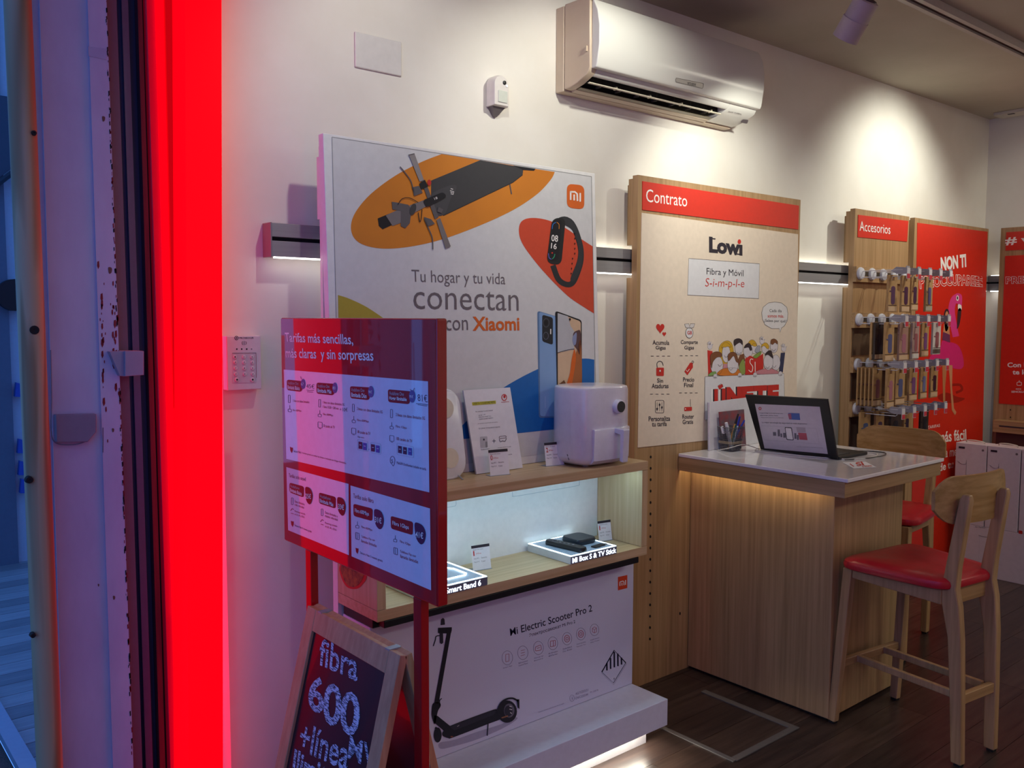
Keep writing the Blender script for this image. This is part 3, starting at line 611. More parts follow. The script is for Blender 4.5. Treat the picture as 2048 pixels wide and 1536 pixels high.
for i, (x, y) in enumerate(((222, 868), (420, 803), (619, 742), (804, 682), (986, 623), (1163, 563), (1337, 510))):
    cx, cy = D2((x, y))[0]; rx = 10.6-i*.3; P.ring(cx, cy, rx, rx*1.32, .7, ig, 1, 'icon')
    if i == 0: P.rrect((cx-3.4, cy-6.5), (cx+3.4, cy-8), (cx+3.4, cy+6.5), (cx-3.4, cy+8), 1, ir, 1, 'icon', outline=.8)
    elif i == 1:
        for k in (-5, 0, 5): P.line([(cx-4, cy+k+1), (cx+4, cy+k-1)], .8, ir, 1, 'icon')
    elif i == 2: P.rrect((cx-6, cy-2), (cx+5, cy-6), (cx+6, cy+4), (cx-6, cy+6), 2, ir, 1, 'icon', outline=1); P.line([(cx-3, cy+1), (cx+3, cy-1)], 1, ir, 1, 'icon')
    elif i == 3: P.rrect((cx-5, cy-4), (cx+5, cy-6), (cx+5, cy+5), (cx-5, cy+7), 1, ir, 1, 'icon', outline=1); P.line([(cx+1, cy-5), (cx+1, cy+6)], 1, ir, 1, 'icon')
    elif i == 6: P.line([(cx-4, cy-3), (cx, cy-6), (cx+4, cy-4), (cx+4, cy+4), (cx, cy+6), (cx-4, cy+4)], .9, ir, 1, 'icon', True); P.line([(cx-4, cy-3), (cx, cy), (cx+4, cy-4)], .8, ir, 1, 'icon'); P.line([(cx, cy), (cx, cy+6)], .8, ir, 1, 'icon')
    else: P.ring(cx, cy, 5.2, 6.8, 1.2, ir, 1, 'icon'); P.ring(cx, cy, 2.3, 3, 1.1, ir, 1, 'icon')
    for j, s_ in enumerate(cap[i]):
        if s_: P.text(s_, (cx-8.5, cy+19.5+j*5), (cx-8.5, cy+22.5+j*5), (cx+9.5, cy+17+j*5), ig, 1)
dm = D2((1590, 772), (1738, 932), (1580, 1190), (1432, 1050))
P.line(dm, 1.2, cin, 1, 'hazard_mark', True)
for x, a, b in ((1495, 935, 1030), (1542, 870, 1010), (1590, 790, 990), (1636, 815, 975), (1682, 865, 955)): P.line(D2((x, a), (x+2, b)), 3.2, cin, 1, 'hazard_mark')
P.line(D2((1432, 1050), (1590, 772), (1738, 932)), 2.2, cin, 1, 'hazard_mark'); P.text('9', *D2((1580, 1125), (1580, 1155), (1594, 1152)), cin, 1)
P.line(D2((1425, 1060), (1583, 1215), (1750, 940)), .5, ig, 1, 'hazard_mark')
P.ring(*D2((1050, 1385))[0], 4.5, 6.4, .6, ig); P.text('i', *D2((1046, 1365), (1048, 1405), (1056, 1402)), ig, 1)
P.text('4G/YZ03/21', *D2((1092, 1315), (1095, 1345), (1258, 1290)), ig, 1); P.text('CN/C3203/44', *D2((1090, 1372), (1092, 1402), (1256, 1348)), ig, 1); P.text('P1 (26/3)', *D2((1282, 1300), (1284, 1325), (1386, 1292)), ig, 1)
P.text('* Ilustration of product and accessories may vary slightly', *D2((610, 1560), (612, 1578), (948, 1460)), ig, 1)
# scooter drawing
N = 'scooter_picture'; sk = M('carton_black', '1d1b26', .45); sk2 = M('carton_dark', '2f2c38', .45)
P.blob(D3((150, 1360), (300, 1330), (560, 1240), (780, 1170), (930, 1100), (930, 1130), (780, 1220), (520, 1330), (280, 1400), (160, 1420)), M('carton_shadow', 'aaa6ba', .5), 1, N)
P.poly(D3((165, 95), (185, 80), (200, 95), (205, 150), (160, 155)), sk2, 2, N); P.poly(D3((133, 182), (275, 176), (275, 205), (268, 235), (215, 240), (150, 240), (133, 235)), sk, 2, N)
P.poly(D3((150, 235), (185, 235), (188, 335), (170, 350), (152, 335)), sk2, 3, N); P.poly(D3((230, 200), (272, 200), (140, 960), (95, 950)), sk, 3, N)
P.curve(D3((155, 262), (115, 270), (105, 310), (85, 370)), 2, sk, 2, N); P.curve(D3((185, 345), (205, 365), (215, 300)), .8, lgrey, 2, N)
P.blob(D3((85, 955), (150, 950), (160, 985), (135, 1030), (120, 1090), (100, 1170), (72, 1100), (68, 1030)), sk, 3, N); P.curve(D3((172, 905), (150, 930), (155, 980)), 1.8, sk, 3, N)
P.poly(D3((95, 1080), (130, 1085), (260, 1190), (235, 1250), (190, 1235), (90, 1150)), sk, 3, N)
P.poly(catmull(D3((175, 1270), (190, 1240), (250, 1190), (660, 1035), (740, 1020), (790, 1060), (790, 1110), (640, 1170), (290, 1305), (240, 1312), (190, 1295)), 3), sk, 4, N)
P.poly(D3((255, 1195), (660, 1040), (735, 1030), (700, 1075), (300, 1235)), sk2, 5, N)
P.ell(*D3((840, 1040))[0], 20, 22.5, sk, 5, N); P.ell(*D3((862, 1030))[0], 10.5, 14, M('wheel_grey', '6d6875', .4), 6, N); P.ell(*D3((855, 1035))[0], 8, 11, sk2, 7, N)
P.curve(D3((740, 1040), (775, 960), (830, 915), (900, 905), (955, 935)), 3.5, sk, 8, N); P.poly(D3((938, 915), (967, 915), (968, 1015), (950, 1000)), sk, 8, N)
for a, b in (((865, 985), (888, 990)), ((865, 1015), (892, 1022)), ((872, 1050), (890, 1060))): P.line(D3(a, b), 1.4, inkw, 8, N)
P.line(D3((785, 1105), (850, 1085)), 2.6, M('brake_amber', '9a6a48', .5), 8, N); P.line(D3((648, 1150), (638, 1288)), 2, sk, 5, N); P.ell(*D3((275, 1297))[0], 3, 1.4, M('reflector', '8a4a38', .5), 6, N)
P.ell(*D3((130, 1280))[0], 8, 15, sk, 3, N); P.poly(D3((110, 1195), (160, 1225), (160, 1250), (100, 1215)), sk, 4, N)
P.line(D3((330, 1195), (350, 1180)), 1, lgrey, 6, N)
P.flush()
t = thing('plinth', (1.85, 2.3, 0), 'white floating plinth with light glowing out underneath, below the scooter carton', 'plinth')
obj('deck', B(1.36, 2.47, 2.06, 2.40, .097, .1965), M('plinth_white', 'd9d8e4', .3), t, bev=.002)
obj('base', B(1.40, 2.455, 2.15, 2.40, 0, .0965), M('base_white', 'e8e8ea', .4), t)
obj('light_strip', B(1.42, 2.44, 2.13, 2.145, .0895, .0965), LEDW if False else M('plinth_led', (1, 1, 1), emit=80, ecol=(1, .93, .78)), t)

# ================================================================== oak wall panels
def panel(x0, x1, label, z0=0.0, zt=2.186):
    t = thing('wall_panel', ((x0+x1)/2, 2.53, z0), label, 'wall panel')
    obj('front_board', B(x0, x1, 2.51, 2.540, z0, zt), oak_z, t, bev=.0015)
    obj('rear_frame', MB().box(x0+.004, x0+.05, 2.540, 2.565, z0, 1.765).box(x0+.004, x0+.05, 2.540, 2.565, 1.90, zt-.012).box(x1-.05, x1-.004, 2.540, 2.565, z0, 1.765).box(x1-.05, x1-.004, 2.540, 2.565, 1.90, zt-.012), oak_z, t)
    obj('wall_bracket', B(x0+.2, x1-.2, 2.540, 2.619, 2.02, 2.08), M('cleat_dark', '8b6f49', .6), t)
    obj('wall_cleat', MB().box(x0+.010, x0+.04, 2.565, 2.576, 1.90, zt-.035).box(x0+.010, x0+.04, 2.565, 2.576, z0, 1.765), M('cleat_dark', '8b6f49', .6), t)
    return t
t = panel(2.767, 3.966, 'wide oak panel with the cream contract poster behind the table')
pl = PY(2.51)
P = Print(pl, t); E_ = K(1240, 340, 4.452)
for i in range(17):
    yy = 914+i*(1278-914)/16; P.ell(1301.5-i*.1, yy, 1.9, 2.9, black_r, 1, 'peg_hole')
    P.ell(1588-i*.1, yy*.86+90, 1.6, 2.4, black_r, 1, 'peg_hole')
P.ell(1360, 1227, 1.5, 3.2, black_r, 1, 'peg_hole'); 
P.flush()
def placard(plane_y, quad, mat, th, parent, name):
    a = [PY(plane_y).at(*q) for q in quad]; return obj(name, MB().prism([p for p in a], (0, -th, 0)), mat, parent)
rb = M('banner_red', 'cf2a18', .38)
placard(2.51, E_((197, 100), (1590, 318), (1583, 530), (196, 355)), rb, .003, t, 'banner')
cp = placard(2.51, [(1282.8, 425.6), (1595.6, 468.5), (1592, 862), (1275, 895)], cream, .002, t, 'poster_sheet')
P = Print(PY(2.507), t); P.text('Contrato', *E_((232, 168), (232, 283), (597, 328)), inkw, 1); P.flush()
P = Print(PY(2.508), t, .0004); F_ = K(1240, 620, 4.452)
# Lowi word
P.text('Lowı', *E_((800, 602), (800, 728), (1082, 756)), ink, 1, .05)
P.ell(*E_((1063, 638))[0], 3.4, 4.7, inkr, 3)
for a, b in (((798, 608), (850, 614)), ((798, 722), (868, 732)), ((1042, 672), (1075, 676)), ((1040, 748), (1082, 752))): P.line(E_(a, b), 2.4, ink, 2)
P.poly(E_((613, 787), (1243, 835), (1235, 1145), (602, 1113)), M('label_white', 'd8d6d8', .5), 1); P.line(E_((613, 787), (1243, 835), (1235, 1145), (602, 1113)), .7, ink, 2, closed=True)
P.text('Fibra y Móvil', *E_((770, 872), (770, 948), (1098, 965)), ink, 2)
P.text('S-i-m-p-l-e', *E_((758, 962), (758, 1062), (1106, 1068)), inkr, 2, -.006, warp=lambda u, v: (u+.03*(v-.5), v))
# speech bubble
bub = F_((1262, 25), (1275, -25), (1320, -62), (1378, -72), (1440, -62), (1485, -25), (1496, 30), (1490, 95), (1465, 140), (1438, 160), (1425, 200), (1418, 165), (1350, 165), (1290, 130), (1268, 80))
P.poly(bub, M('bubble_white', 'dcd9d8', .5), 1); P.line(bub, .6, ink, 2, closed=True)
P.text('Cada día', *F_((1330, -8), (1330, 18), (1438, 20)), ink, 2); P.text('somos más.', *F_((1314, 38), (1314, 66), (1458, 68)), inkr, 2, .01); P.text('¿Sabes por qué?', *F_((1282, 80), (1282, 112), (1480, 118)), ink, 2)
# icons and captions
def heart(cx, cy, s_, mt):
    P.poly([(cx+s_*.95*math.sin(a)**3, cy-s_*1.25*(13*math.cos(a)-5*math.cos(2*a)-2*math.cos(3*a)-math.cos(4*a))/16) for a in [2*PI*k/28 for k in range(28)]], mt, 2, 'icon')
heart(1320.5, 656, 8.8, inkr); heart(1328.5, 668, 4, inkr)
for s_, a, b, c in (('Acumula', (290, 268), (290, 308), (437, 310)), ('Gigas', (318, 318), (318, 360), (405, 362)), ('Comparte', (541, 268), (541, 312), (691, 312)), ('Gigas', (573, 318), (573, 360), (657, 360)), ('Sin', (330, 608), (330, 645), (382, 648)), ('Ataduras', (282, 655), (282, 697), (430, 695)), ('Precio', (561, 600), (561, 637), (659, 637)), ('Final', (571, 650), (571, 687), (650, 685)), ('Personaliza', (255, 948), (255, 990), (445, 985)), ('tu tarifa', (285, 995), (285, 1037), (415, 1032)), ('Router', (555, 930), (555, 968), (657, 966)), ('Gratis', (557, 977), (557, 1015), (650, 1013))):
    P.text(s_, *F_(a, b, c), ink, 2, .012)
for y, xs in ((410, (275, 325, 375, 422)), (749, (267, 317, 367, 415))):
    for x in xs: P.line(F_((x, y), (x+25, y)), 1, ink, 2)
for y, xs in ((407, (533, 580, 627, 672)), (738, (527, 575, 621, 668))):
    for x in xs: P.line(F_((x, y), (x+23, y)), 1, ink, 2)
P.poly(F_((575, 125), (612, 122), (620, 150), (628, 122), (667, 122), (655, 155), (620, 165), (585, 155)), M('wing_white', 'cfc9c6', .5), 1, 'icon'); P.line(F_((575, 125), (612, 122), (620, 150), (628, 122), (667, 122), (655, 155), (620, 165), (585, 155)), .6, ink, 2, 'icon', True)
P.ell(*F_((618, 203))[0], 7.4, 10.5, MC['bubble_white'], 2, 'icon'); P.ring(*F_((618, 203))[0], 7.4, 10.5, .7, ink, 3, 'icon'); P.text('GB', *F_((598, 187), (598, 217), (639, 217)), inkr, 3, .02)
P.rrect(*F_((323, 513), (392, 513), (390, 588), (323, 586)), 2, inkr, 2, 'icon'); P.curve(F_((332, 512), (330, 475), (350, 456), (375, 465), (385, 495)), 1.2, ink, 2, 'icon'); P.ell(*F_((357, 543))[0], 1.6, 2.2, inkw, 3, 'icon'); P.line(F_((357, 543), (357, 560)), 1, ink, 3, 'icon')
P.poly(F_((625, 468), (648, 470), (650, 510), (600, 580), (573, 548)), inkr, 2, 'icon'); P.line(F_((590, 535), (600, 550), (618, 525)), 1.1, inkw, 3, 'icon'); P.ring(*F_((648, 463))[0], 1.8, 2.2, .7, ink, 3, 'icon')
P.rrect(*F_((315, 805), (392, 805), (390, 916), (315, 915)), 3, ink, 2, 'icon', outline=.8)
for x, y in ((331, 880), (353, 843), (374, 867)): P.line(F_((x, 822), (x, 900)), .6, ink, 2, 'icon'); P.ell(*F_((x, y))[0], 1.6, 2.4, ink, 3, 'icon')
P.rrect(*F_((572, 865), (641, 862), (640, 897), (572, 900)), 1.5, inkr, 2, 'icon'); P.line(F_((628, 860), (627, 795)), .7, ink, 2, 'icon'); P.ell(*F_((583, 881))[0], 1, 1.3, inkw, 3, 'icon')
# people drawing
G = K(1400, 640, 6.4); N = 'people_drawing'; sk_ = M('drawn_skin', 'd3ccd0', .5); brn = col('7a4a2c'); yl = col('d0a22a'); dkb = col('33262a'); ol = ink
def face(cx, cy, rx, ry, L): P.ell(*G((cx, cy))[0], rx/6.4, ry/6.4, sk_, L, N); P.ring(*G((cx, cy))[0], rx/6.4, ry/6.4, .45, ol, L+.3, N, 20)
def shape(pts, mt, L): P.blob(G(*pts), mt, L, N, 3); P.line(catmull(G(*pts), 3), .45, ol, L+.3, N, True)
def hand(x, y, L, s_=1, up_=True):
    P.ell(*G((x, y))[0], 4.6*s_, 5.5*s_, sk_, L, N); P.ring(*G((x, y))[0], 4.6*s_, 5.5*s_, .4, ol, L-.3, N, 16)
    for dx, dy in ((-26, -55), (-8, -68), (12, -60), (36, -30)) if up_ else ((-22, 30), (-6, 38), (10, 36), (24, 26)):
        P.line(G((x+dx*.3, y+dy*.3), (x+dx*s_, y+dy*s_)), 2.6*s_, sk_, L+.1, N); P.line(G((x+dx*s_-7, y+dy*.4), (x+dx*s_-6, y+dy*s_), (x+dx*s_+6, y+dy*s_)), .4, ol, L+.2, N)
P.poly(G((95, 385), (160, 400), (170, 700), (105, 705)), inkr, 1.5, N); hand(128, 340, 2)
shape([(250, 460), (245, 350), (300, 280), (370, 268), (415, 320), (430, 430), (420, 600), (280, 600)], yl, 1.5)
face(335, 430, 52, 115, 2.5); shape([(275, 360), (300, 300), (350, 290), (400, 340), (380, 345), (350, 340), (320, 350), (300, 345)], yl, 3)
P.poly(G((300, 560), (350, 560), (355, 640), (295, 640)), col('c98a96'), 3, N)
face(498, 350, 52, 100, 2.5); shape([(440, 330), (435, 260), (490, 235), (540, 260), (545, 320), (510, 290), (470, 310)], dkb, 3)
P.poly(G((510, 450), (560, 430), (580, 520), (500, 600), (480, 520)), brn, 2, N)
shape([(600, 330), (640, 262), (690, 260), (730, 320), (700, 340), (650, 320)], yl, 2); face(695, 365, 42, 65, 1.8)
face(615, 400, 58, 85, 2.6); shape([(563, 360), (590, 310), (640, 300), (665, 380), (640, 390), (620, 350)], dkb, 3.2)
shape([(785, 350), (800, 305), (850, 292), (885, 340), (865, 372), (820, 330)], yl, 2.8); face(835, 370, 45, 60, 2.4)
face(948, 330, 50, 90, 2.4); shape([(905, 300), (910, 255), (950, 240), (992, 270), (990, 310), (960, 290), (930, 315)], brn, 3)
shape([(700, 400), (740, 330), (770, 340), (760, 420)], col('9fa0ab'), 2.7); hand(795, 275, 3, .95)
shape([(500, 640), (510, 560), (560, 500), (580, 680), (500, 690)], col('8b9a4c'), 3.4)
P.poly(G((578, 700), (580, 495), (640, 455), (720, 490), (808, 430), (812, 620), (700, 700)), inkr, 3.6, N)
shape([(680, 470), (740, 420), (785, 400), (770, 450), (720, 490)], col('7f9a44'), 3.8)
P.curve(G((680, 505), (650, 500), (640, 545), (675, 600), (660, 665), (622, 640)), 1.3, inkw, 4, N); P.line(G((705, 535), (707, 665)), 1.3, inkw, 4, N)
face(970, 545, 58, 100, 3.4); P.poly(G((1035, 420), (1090, 415), (1060, 670), (1010, 670)), col('2c3352'), 3.2, N); hand(1072, 370, 3)
shape([(700, 690), (760, 640), (900, 620), (1010, 665), (1010, 695)], col('c58089'), 3.9); face(875, 540, 62, 100, 4); shape([(830, 450), (865, 400), (910, 395), (938, 490), (905, 470), (870, 445)], dkb, 4.5)
shape([(215, 690), (280, 630), (350, 615), (480, 620), (510, 700), (300, 715)], col('d0782a'), 3.9)
face(215, 580, 80, 125, 3.6); shape([(138, 560), (135, 450), (200, 405), (270, 420), (275, 470), (215, 480), (165, 540), (150, 620)], brn, 4.1)
face(420, 570, 70, 115, 4.1); shape([(360, 515), (360, 440), (420, 408), (470, 440), (490, 540), (460, 530), (430, 460), (380, 515)], brn, 4.6)
shape([(105, 715), (140, 670), (200, 660), (200, 700)], col('7fa05a'), 4.2)
for cx, cy in ((255, 575), (395, 625), (865, 600), (950, 590), (335, 460), (500, 420), (945, 380)): P.curve(G((cx-25, cy-8), (cx, cy+18), (cx+25, cy-10)), .5, ol, 5, N)
# held banner
P.poly(G((65, 725), (1075, 685), (1085, 1100), (60, 1280)), MC['label_white'], 5, N); P.line(G((1085, 1100), (1075, 685), (65, 725), (60, 1280), (90, 1275)), .6, ol, 5.4, N)
for x, y in ((195, 718), (510, 705), (705, 700), (1030, 685)): hand(x, y, 5.6, .8, False)
for dx, mt, L in ((-5.5, inkw, 5.8), (-2.8, ol, 5.9), (0, inkr, 6.2)):
    for s_, x0_, x1_, y0_ in (('U', 192, 308, 905), ('N', 352, 508, 880), ('E', 545, 662, 872), ('T', 700, 838, 862), ('E', 880, 988, 855)):
        P.text(s_, (1400+x0_/6.4+dx, 640+y0_/6.4), (1400+x0_/6.4+dx, 640+(y0_+210)/6.4), (1400+x1_/6.4+dx, 640+(y0_+200)/6.4), mt, L, .07)
P.poly(G((228, 845), (285, 818), (298, 850), (248, 892)), inkr, 6.2, N); P.line(G((228, 845), (268, 815), (298, 850), (248, 892)), .6, ol, 6.4, N, True)
P.flush()

# accessories panel
t = panel(4.49, 5.094, 'narrow oak panel of hanging phone accessories'); P = Print(PY(2.5065), t)
placard(2.51, G0 := K(1660, 400, 5.121)((285, 152), (798, 215), (785, 427), (280, 380)), rb, .003, t, 'banner')
P.text('Accesorios', *K(1660, 400, 5.121)((303, 215), (303, 315), (617, 350)), inkw, 1); P.flush()
RZ = [1.838, 1.590, 1.347, 1.106]
for z in RZ: obj('cross_bar', B(4.478, 5.10, 2.487, 2.5095, z-.045, z+.038), oak_x, t, bev=.001)
for z in RZ: obj('cross_bar_slot', B(4.53, 5.05, 2.4862, 2.4875, z-.012, z+.012), M('slot_brown', '3a2a1c', .7), t)
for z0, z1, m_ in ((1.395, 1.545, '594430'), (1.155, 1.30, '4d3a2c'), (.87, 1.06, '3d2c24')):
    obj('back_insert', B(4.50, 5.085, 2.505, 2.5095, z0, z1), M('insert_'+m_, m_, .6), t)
t = panel(5.161, 6.18, 'oak framed red poster of a flamingo float'); NT = K(1660, 400, 5.121); NB = K(1660, 680, 5.121)
placard(2.51, [(1834.3, 445.5), (1974.5, 463.5), (1964, 905), (1957, 1120), (1820, 1165)], M('poster_red', 'd22a17', .38), .002, t, 'poster_sheet')
P = Print(PY(2.508), t)
P.text('NON TI', *NT((1135, 595), (1140, 720), (1392, 680)), inkw, 1, .05)
arc = lambda u, v: (u, v*(1-.1*u)+.62*math.sin(PI*min(1, max(0, u))*.8)*.5-.12*0)
for mt, bo, L in ((inkw, .05, 1), (MC['poster_red'], .012, 2)):
    P.text('PREOCCUPAREEE', *NT((920, 790), (925, 905), (1560, 905)), mt, L, bo, warp=arc)
for k in range(1, 4): P.line(NT((1480, 740+k*28), (1560, 765+k*28)), 1.2, MC['poster_red'], 3)
N = 'flamingo_picture'; pk = M('flamingo_pink', 'e0408a', .4); pk2 = M('flamingo_deep', 'd42a72', .4)
P.curve(NT((1290, 1400), (1260, 1250), (1245, 1120), (1270, 1020), (1310, 990)), 13, pk, 1, N)
P.blob(NT((1245, 1060), (1270, 980), (1310, 955), (1350, 980), (1352, 1050), (1345, 1090), (1315, 1080), (1300, 1060)), pk, 2, N)
P.blob(NT((1312, 1070), (1345, 1080), (1345, 1130), (1315, 1130)), inkw, 3, N); P.blob(NT((1312, 1125), (1345, 1125), (1330, 1260), (1305, 1320), (1302, 1280)), dkb, 3, N)
P.ell(*NT((1306, 1005))[0], 2.6, 5.5, inkw, 3, N); P.ell(*NT((1306, 1003))[0], 1.3, 3.4, ink, 4, N)
P.blob(NT((1150, 1440), (1200, 1450), (1300, 1480), (1350, 1560), (1370, 1680), (1340, 1730), (1250, 1720), (1150, 1680), (1020, 1640), (1060, 1560), (1130, 1500)), pk2, 1, N)
P.blob(NT((1168, 1180), (1185, 1120), (1215, 1130), (1222, 1230), (1205, 1330), (1180, 1330)), dkb, 2, N); P.blob(NT((1180, 1180), (1195, 1140), (1212, 1160), (1212, 1230), (1195, 1260)), col('c98a62'), 3, N)
P.poly(NT((1168, 1270), (1222, 1280), (1230, 1440), (1150, 1420)), col('c98a62'), 2, N); P.poly(NT((1160, 1350), (1228, 1380), (1230, 1460), (1150, 1430)), col('6a3458'), 3, N)
P.poly(NB((1150, 250), (1200, 255), (1180, 480), (1180, 690), (1160, 700), (1155, 480)), col('b8784c'), 2, N); P.poly(NB((1215, 255), (1255, 260), (1250, 480), (1270, 700), (1295, 740), (1280, 770), (1248, 720), (1235, 520)), col('c98a62'), 2, N)
P.blob(NB((1120, 560), (1200, 540), (1300, 580), (1380, 600), (1300, 640), (1180, 640), (1110, 600)), M('poster_deep_red', '9c1f12', .4), 1, N); P.curve(NB((1250, 460), (1330, 460), (1350, 510), (1290, 540)), 5, MC['poster_deep_red'], 1, N)
P.text('MÁS TARIFAS', *NB((925, 885), (925, 925), (1125, 890)), inkw, 1); P.text('más fácil', *NB((1110, 940), (1115, 1050), (1395, 1020)), inkw, 1, .02); P.text('a la medida', *NB((1120, 1110), (1120, 1210), (1400, 1175)), inkw, 1); P.text('de tu', *NB((1120, 1270), (1120, 1345), (1260, 1305)), inkw, 1, .02)
P.flush()
# end wall panel, x = 6.28
t = thing('wall_panel', (6.3, 1.8, 0), 'oak framed red poster panel on the end wall at the right edge', 'wall panel')
obj('front_board', B(6.283, 6.32, .9, 2.475, 0, 2.195), oak_z, t, bev=.0015); obj('rear_frame', B(6.32, 6.335, .92, 2.455, .05, 1.76), oak_z, t)
px_ = PX(6.283); vk = K(1980, 420, 3.34)
obj('banner', MB().prism([(6.283, 2.445, 2.10), (6.283, 1.2, 2.10), (6.283, 1.2, 2.165), (6.283, 2.445, 2.165)], (-.003, 0, 0)), rb, t) if False else None
obj('banner', B(6.280, 6.283, 1.0, 2.44, 2.045, 2.165), rb, t); obj('poster_sheet', B(6.2805, 6.283, 1.0, 2.44, 1.03, 2.01), MC['poster_red'], t)
P = Print(PX(6.280), t)
P.text('# vodafone', *vk((104, 182), (104, 236), (700, 190)), inkw, 1, .025)
for mt, bo, L in ((inkw, .05, 1), (MC['poster_red'], .012, 2)): P.text('PREOCUPES', *vk((108, 448), (108, 492), (520, 480)), mt, L, bo)
P.text('Con Lowi', *vk((118, 1020), (118, 1050), (330, 1050)), inkw, 1, .03); P.text('te lo damos', *vk((152, 1068), (152, 1098), (420, 1098)), inkw, 1, .03)
P.rrect(*vk((180, 1150), (210, 1150), (210, 1172), (180, 1172)), 2, inkw, 1, outline=1); P.line(vk((190, 1150), (196, 1138), (200, 1150)), 1, inkw); P.text('MÁS', *vk((174, 1190), (174, 1200), (208, 1200)), inkw, 1, .02); P.text('SENCILLAS', *vk((143, 1208), (143, 1220), (245, 1220)), inkw, 1, .02)
for y in (1335, 1385): P.ell(*vk((137, y))[0], 1.1, 1.7, black_r, 1, 'peg_hole')
P.flush()
t = thing('wall_ledge', (6.2, 1.8, .86), 'narrow oak ledge with a dark slot under the red end-wall poster', 'ledge')
obj('ledge', B(6.20, 6.2825, 1.0, 2.44, .845, .925), oak_y, t, bev=.002); obj('slot', B(6.198, 6.2005, 1.0, 2.40, .885, .893), ink, t)
obj('lower_panel', B(6.26, 6.2825, 1.0, 2.44, .30, .844), M('lower_brown', '5b4038', .5), t)

# ================================================================== hooks and hanging packs
hk_w = M('hook_white', 'c9c8cf', .35); hk_g = M('holder_grey', 'a09da4', .4)
tagr = M('tag_red', 'c93a48', .4)
HX = [4.515+.122*k for k in range(5)]
ROW = ['top', 'second', 'third', 'lowest']
POS = ['first', 'second', 'third', 'fourth', 'fifth']
def make_hook():
    t = thing('display_hook', (0, 0, 0), 'x', 'display hook')
    obj('base_disc', MB().lathe([(.033, 0), (.034, .006), (.030, .014), (.012, .018), (0, .018)], (0, 2.487, 0), (0, -1, 0), 28), hk_w, t, smooth=True)
    obj('wire', MB().tube([(0, 2.47, .012), (0, 2.25, .012)], .0022), hk_w, t); obj('wire', MB().tube([(0, 2.47, -.022), (0, 2.262, -.022), (0, 2.252, -.014)], .0022), hk_w, t)
    h = obj('price_holder', MB().prism([(-.001, 2.315, .006), (-.001, 2.27, -.012), (-.001, 2.23, -.010), (-.001, 2.225, .022), (-.001, 2.285, .028)], (.0025, 0, 0)).box(-.018, .018, 2.222, 2.225, -.008, .03), hk_g, t)
    obj('ticket', B(-.016, .016, 2.2185, 2.2215, -.036, .02), M('ticket_white', 'd8d4d6', .35), h); obj('ticket_band', B(-.0155, .0155, 2.2178, 2.2186, -.034, -.010), tagr, h)
    return t
hk = make_hook(); first = True
for r, z in enumerate(RZ):
    for k, x in enumerate(HX):
        c = hk if first else copytree(hk); first = False
        c.location = (x, 0, z); c['label'] = 'white wire display hook, %s from the left in the %s row' % (POS[k], ROW[r]); c['group'] = 'wire hooks on the accessories panel'
def make_pack(w_, h_, d_, mat, win, band, kind):
    t = thing('accessory_pack', (0, 0, 0), 'x', 'phone accessory')
    obj('card', MB().box(-w_/2, w_/2, 0, d_, -h_, -.03).box(-w_/2, -.012, 0, d_, -.03, 0).box(.012, w_/2, 0, d_, -.03, 0).box(-.012, .012, 0, d_, -.008, 0), mat, t, bev=.001)
    obj('window', MB().prism([(x, -.0012, z) for x, z in catmull([(-w_*.18, -h_*.32), (w_*.22, -h_*.32), (w_*.24, -h_*.5), (w_*.22, -h_*.76), (-w_*.16, -h_*.76), (-w_*.18, -h_*.5)], 3)], (0, .001, 0)), win, t)
    obj('lens_cutout', B(-w_*.38, -w_*.14, -.0018, -.0003, -h_*.45, -h_*.42), win, t)
    obj('foot_band', B(-w_/2+.002, w_/2-.002, -.0014, .0002, -h_+.006, -h_+.03), band, t); obj('foot_line', B(-w_/2+.002, w_/2-.002, -.0014, .0002, -h_+.036, -h_+.0385), ink, t)
    return t
kr = M('kraft', 'b18c5e', .6, noise=(30, 30, 30), col2='a37f52'); krl = M('kraft_band', 'c6a684', .6); krd = M('kraft_dark', '3a2f2c', .5)
wins = {c: M('window_'+c, c, .3) for c in ('4c3858', '3c3048', '4a5a80', '5c6f96', '8b5a5e', 'a06a78', '6a4a78', '1c2430')}
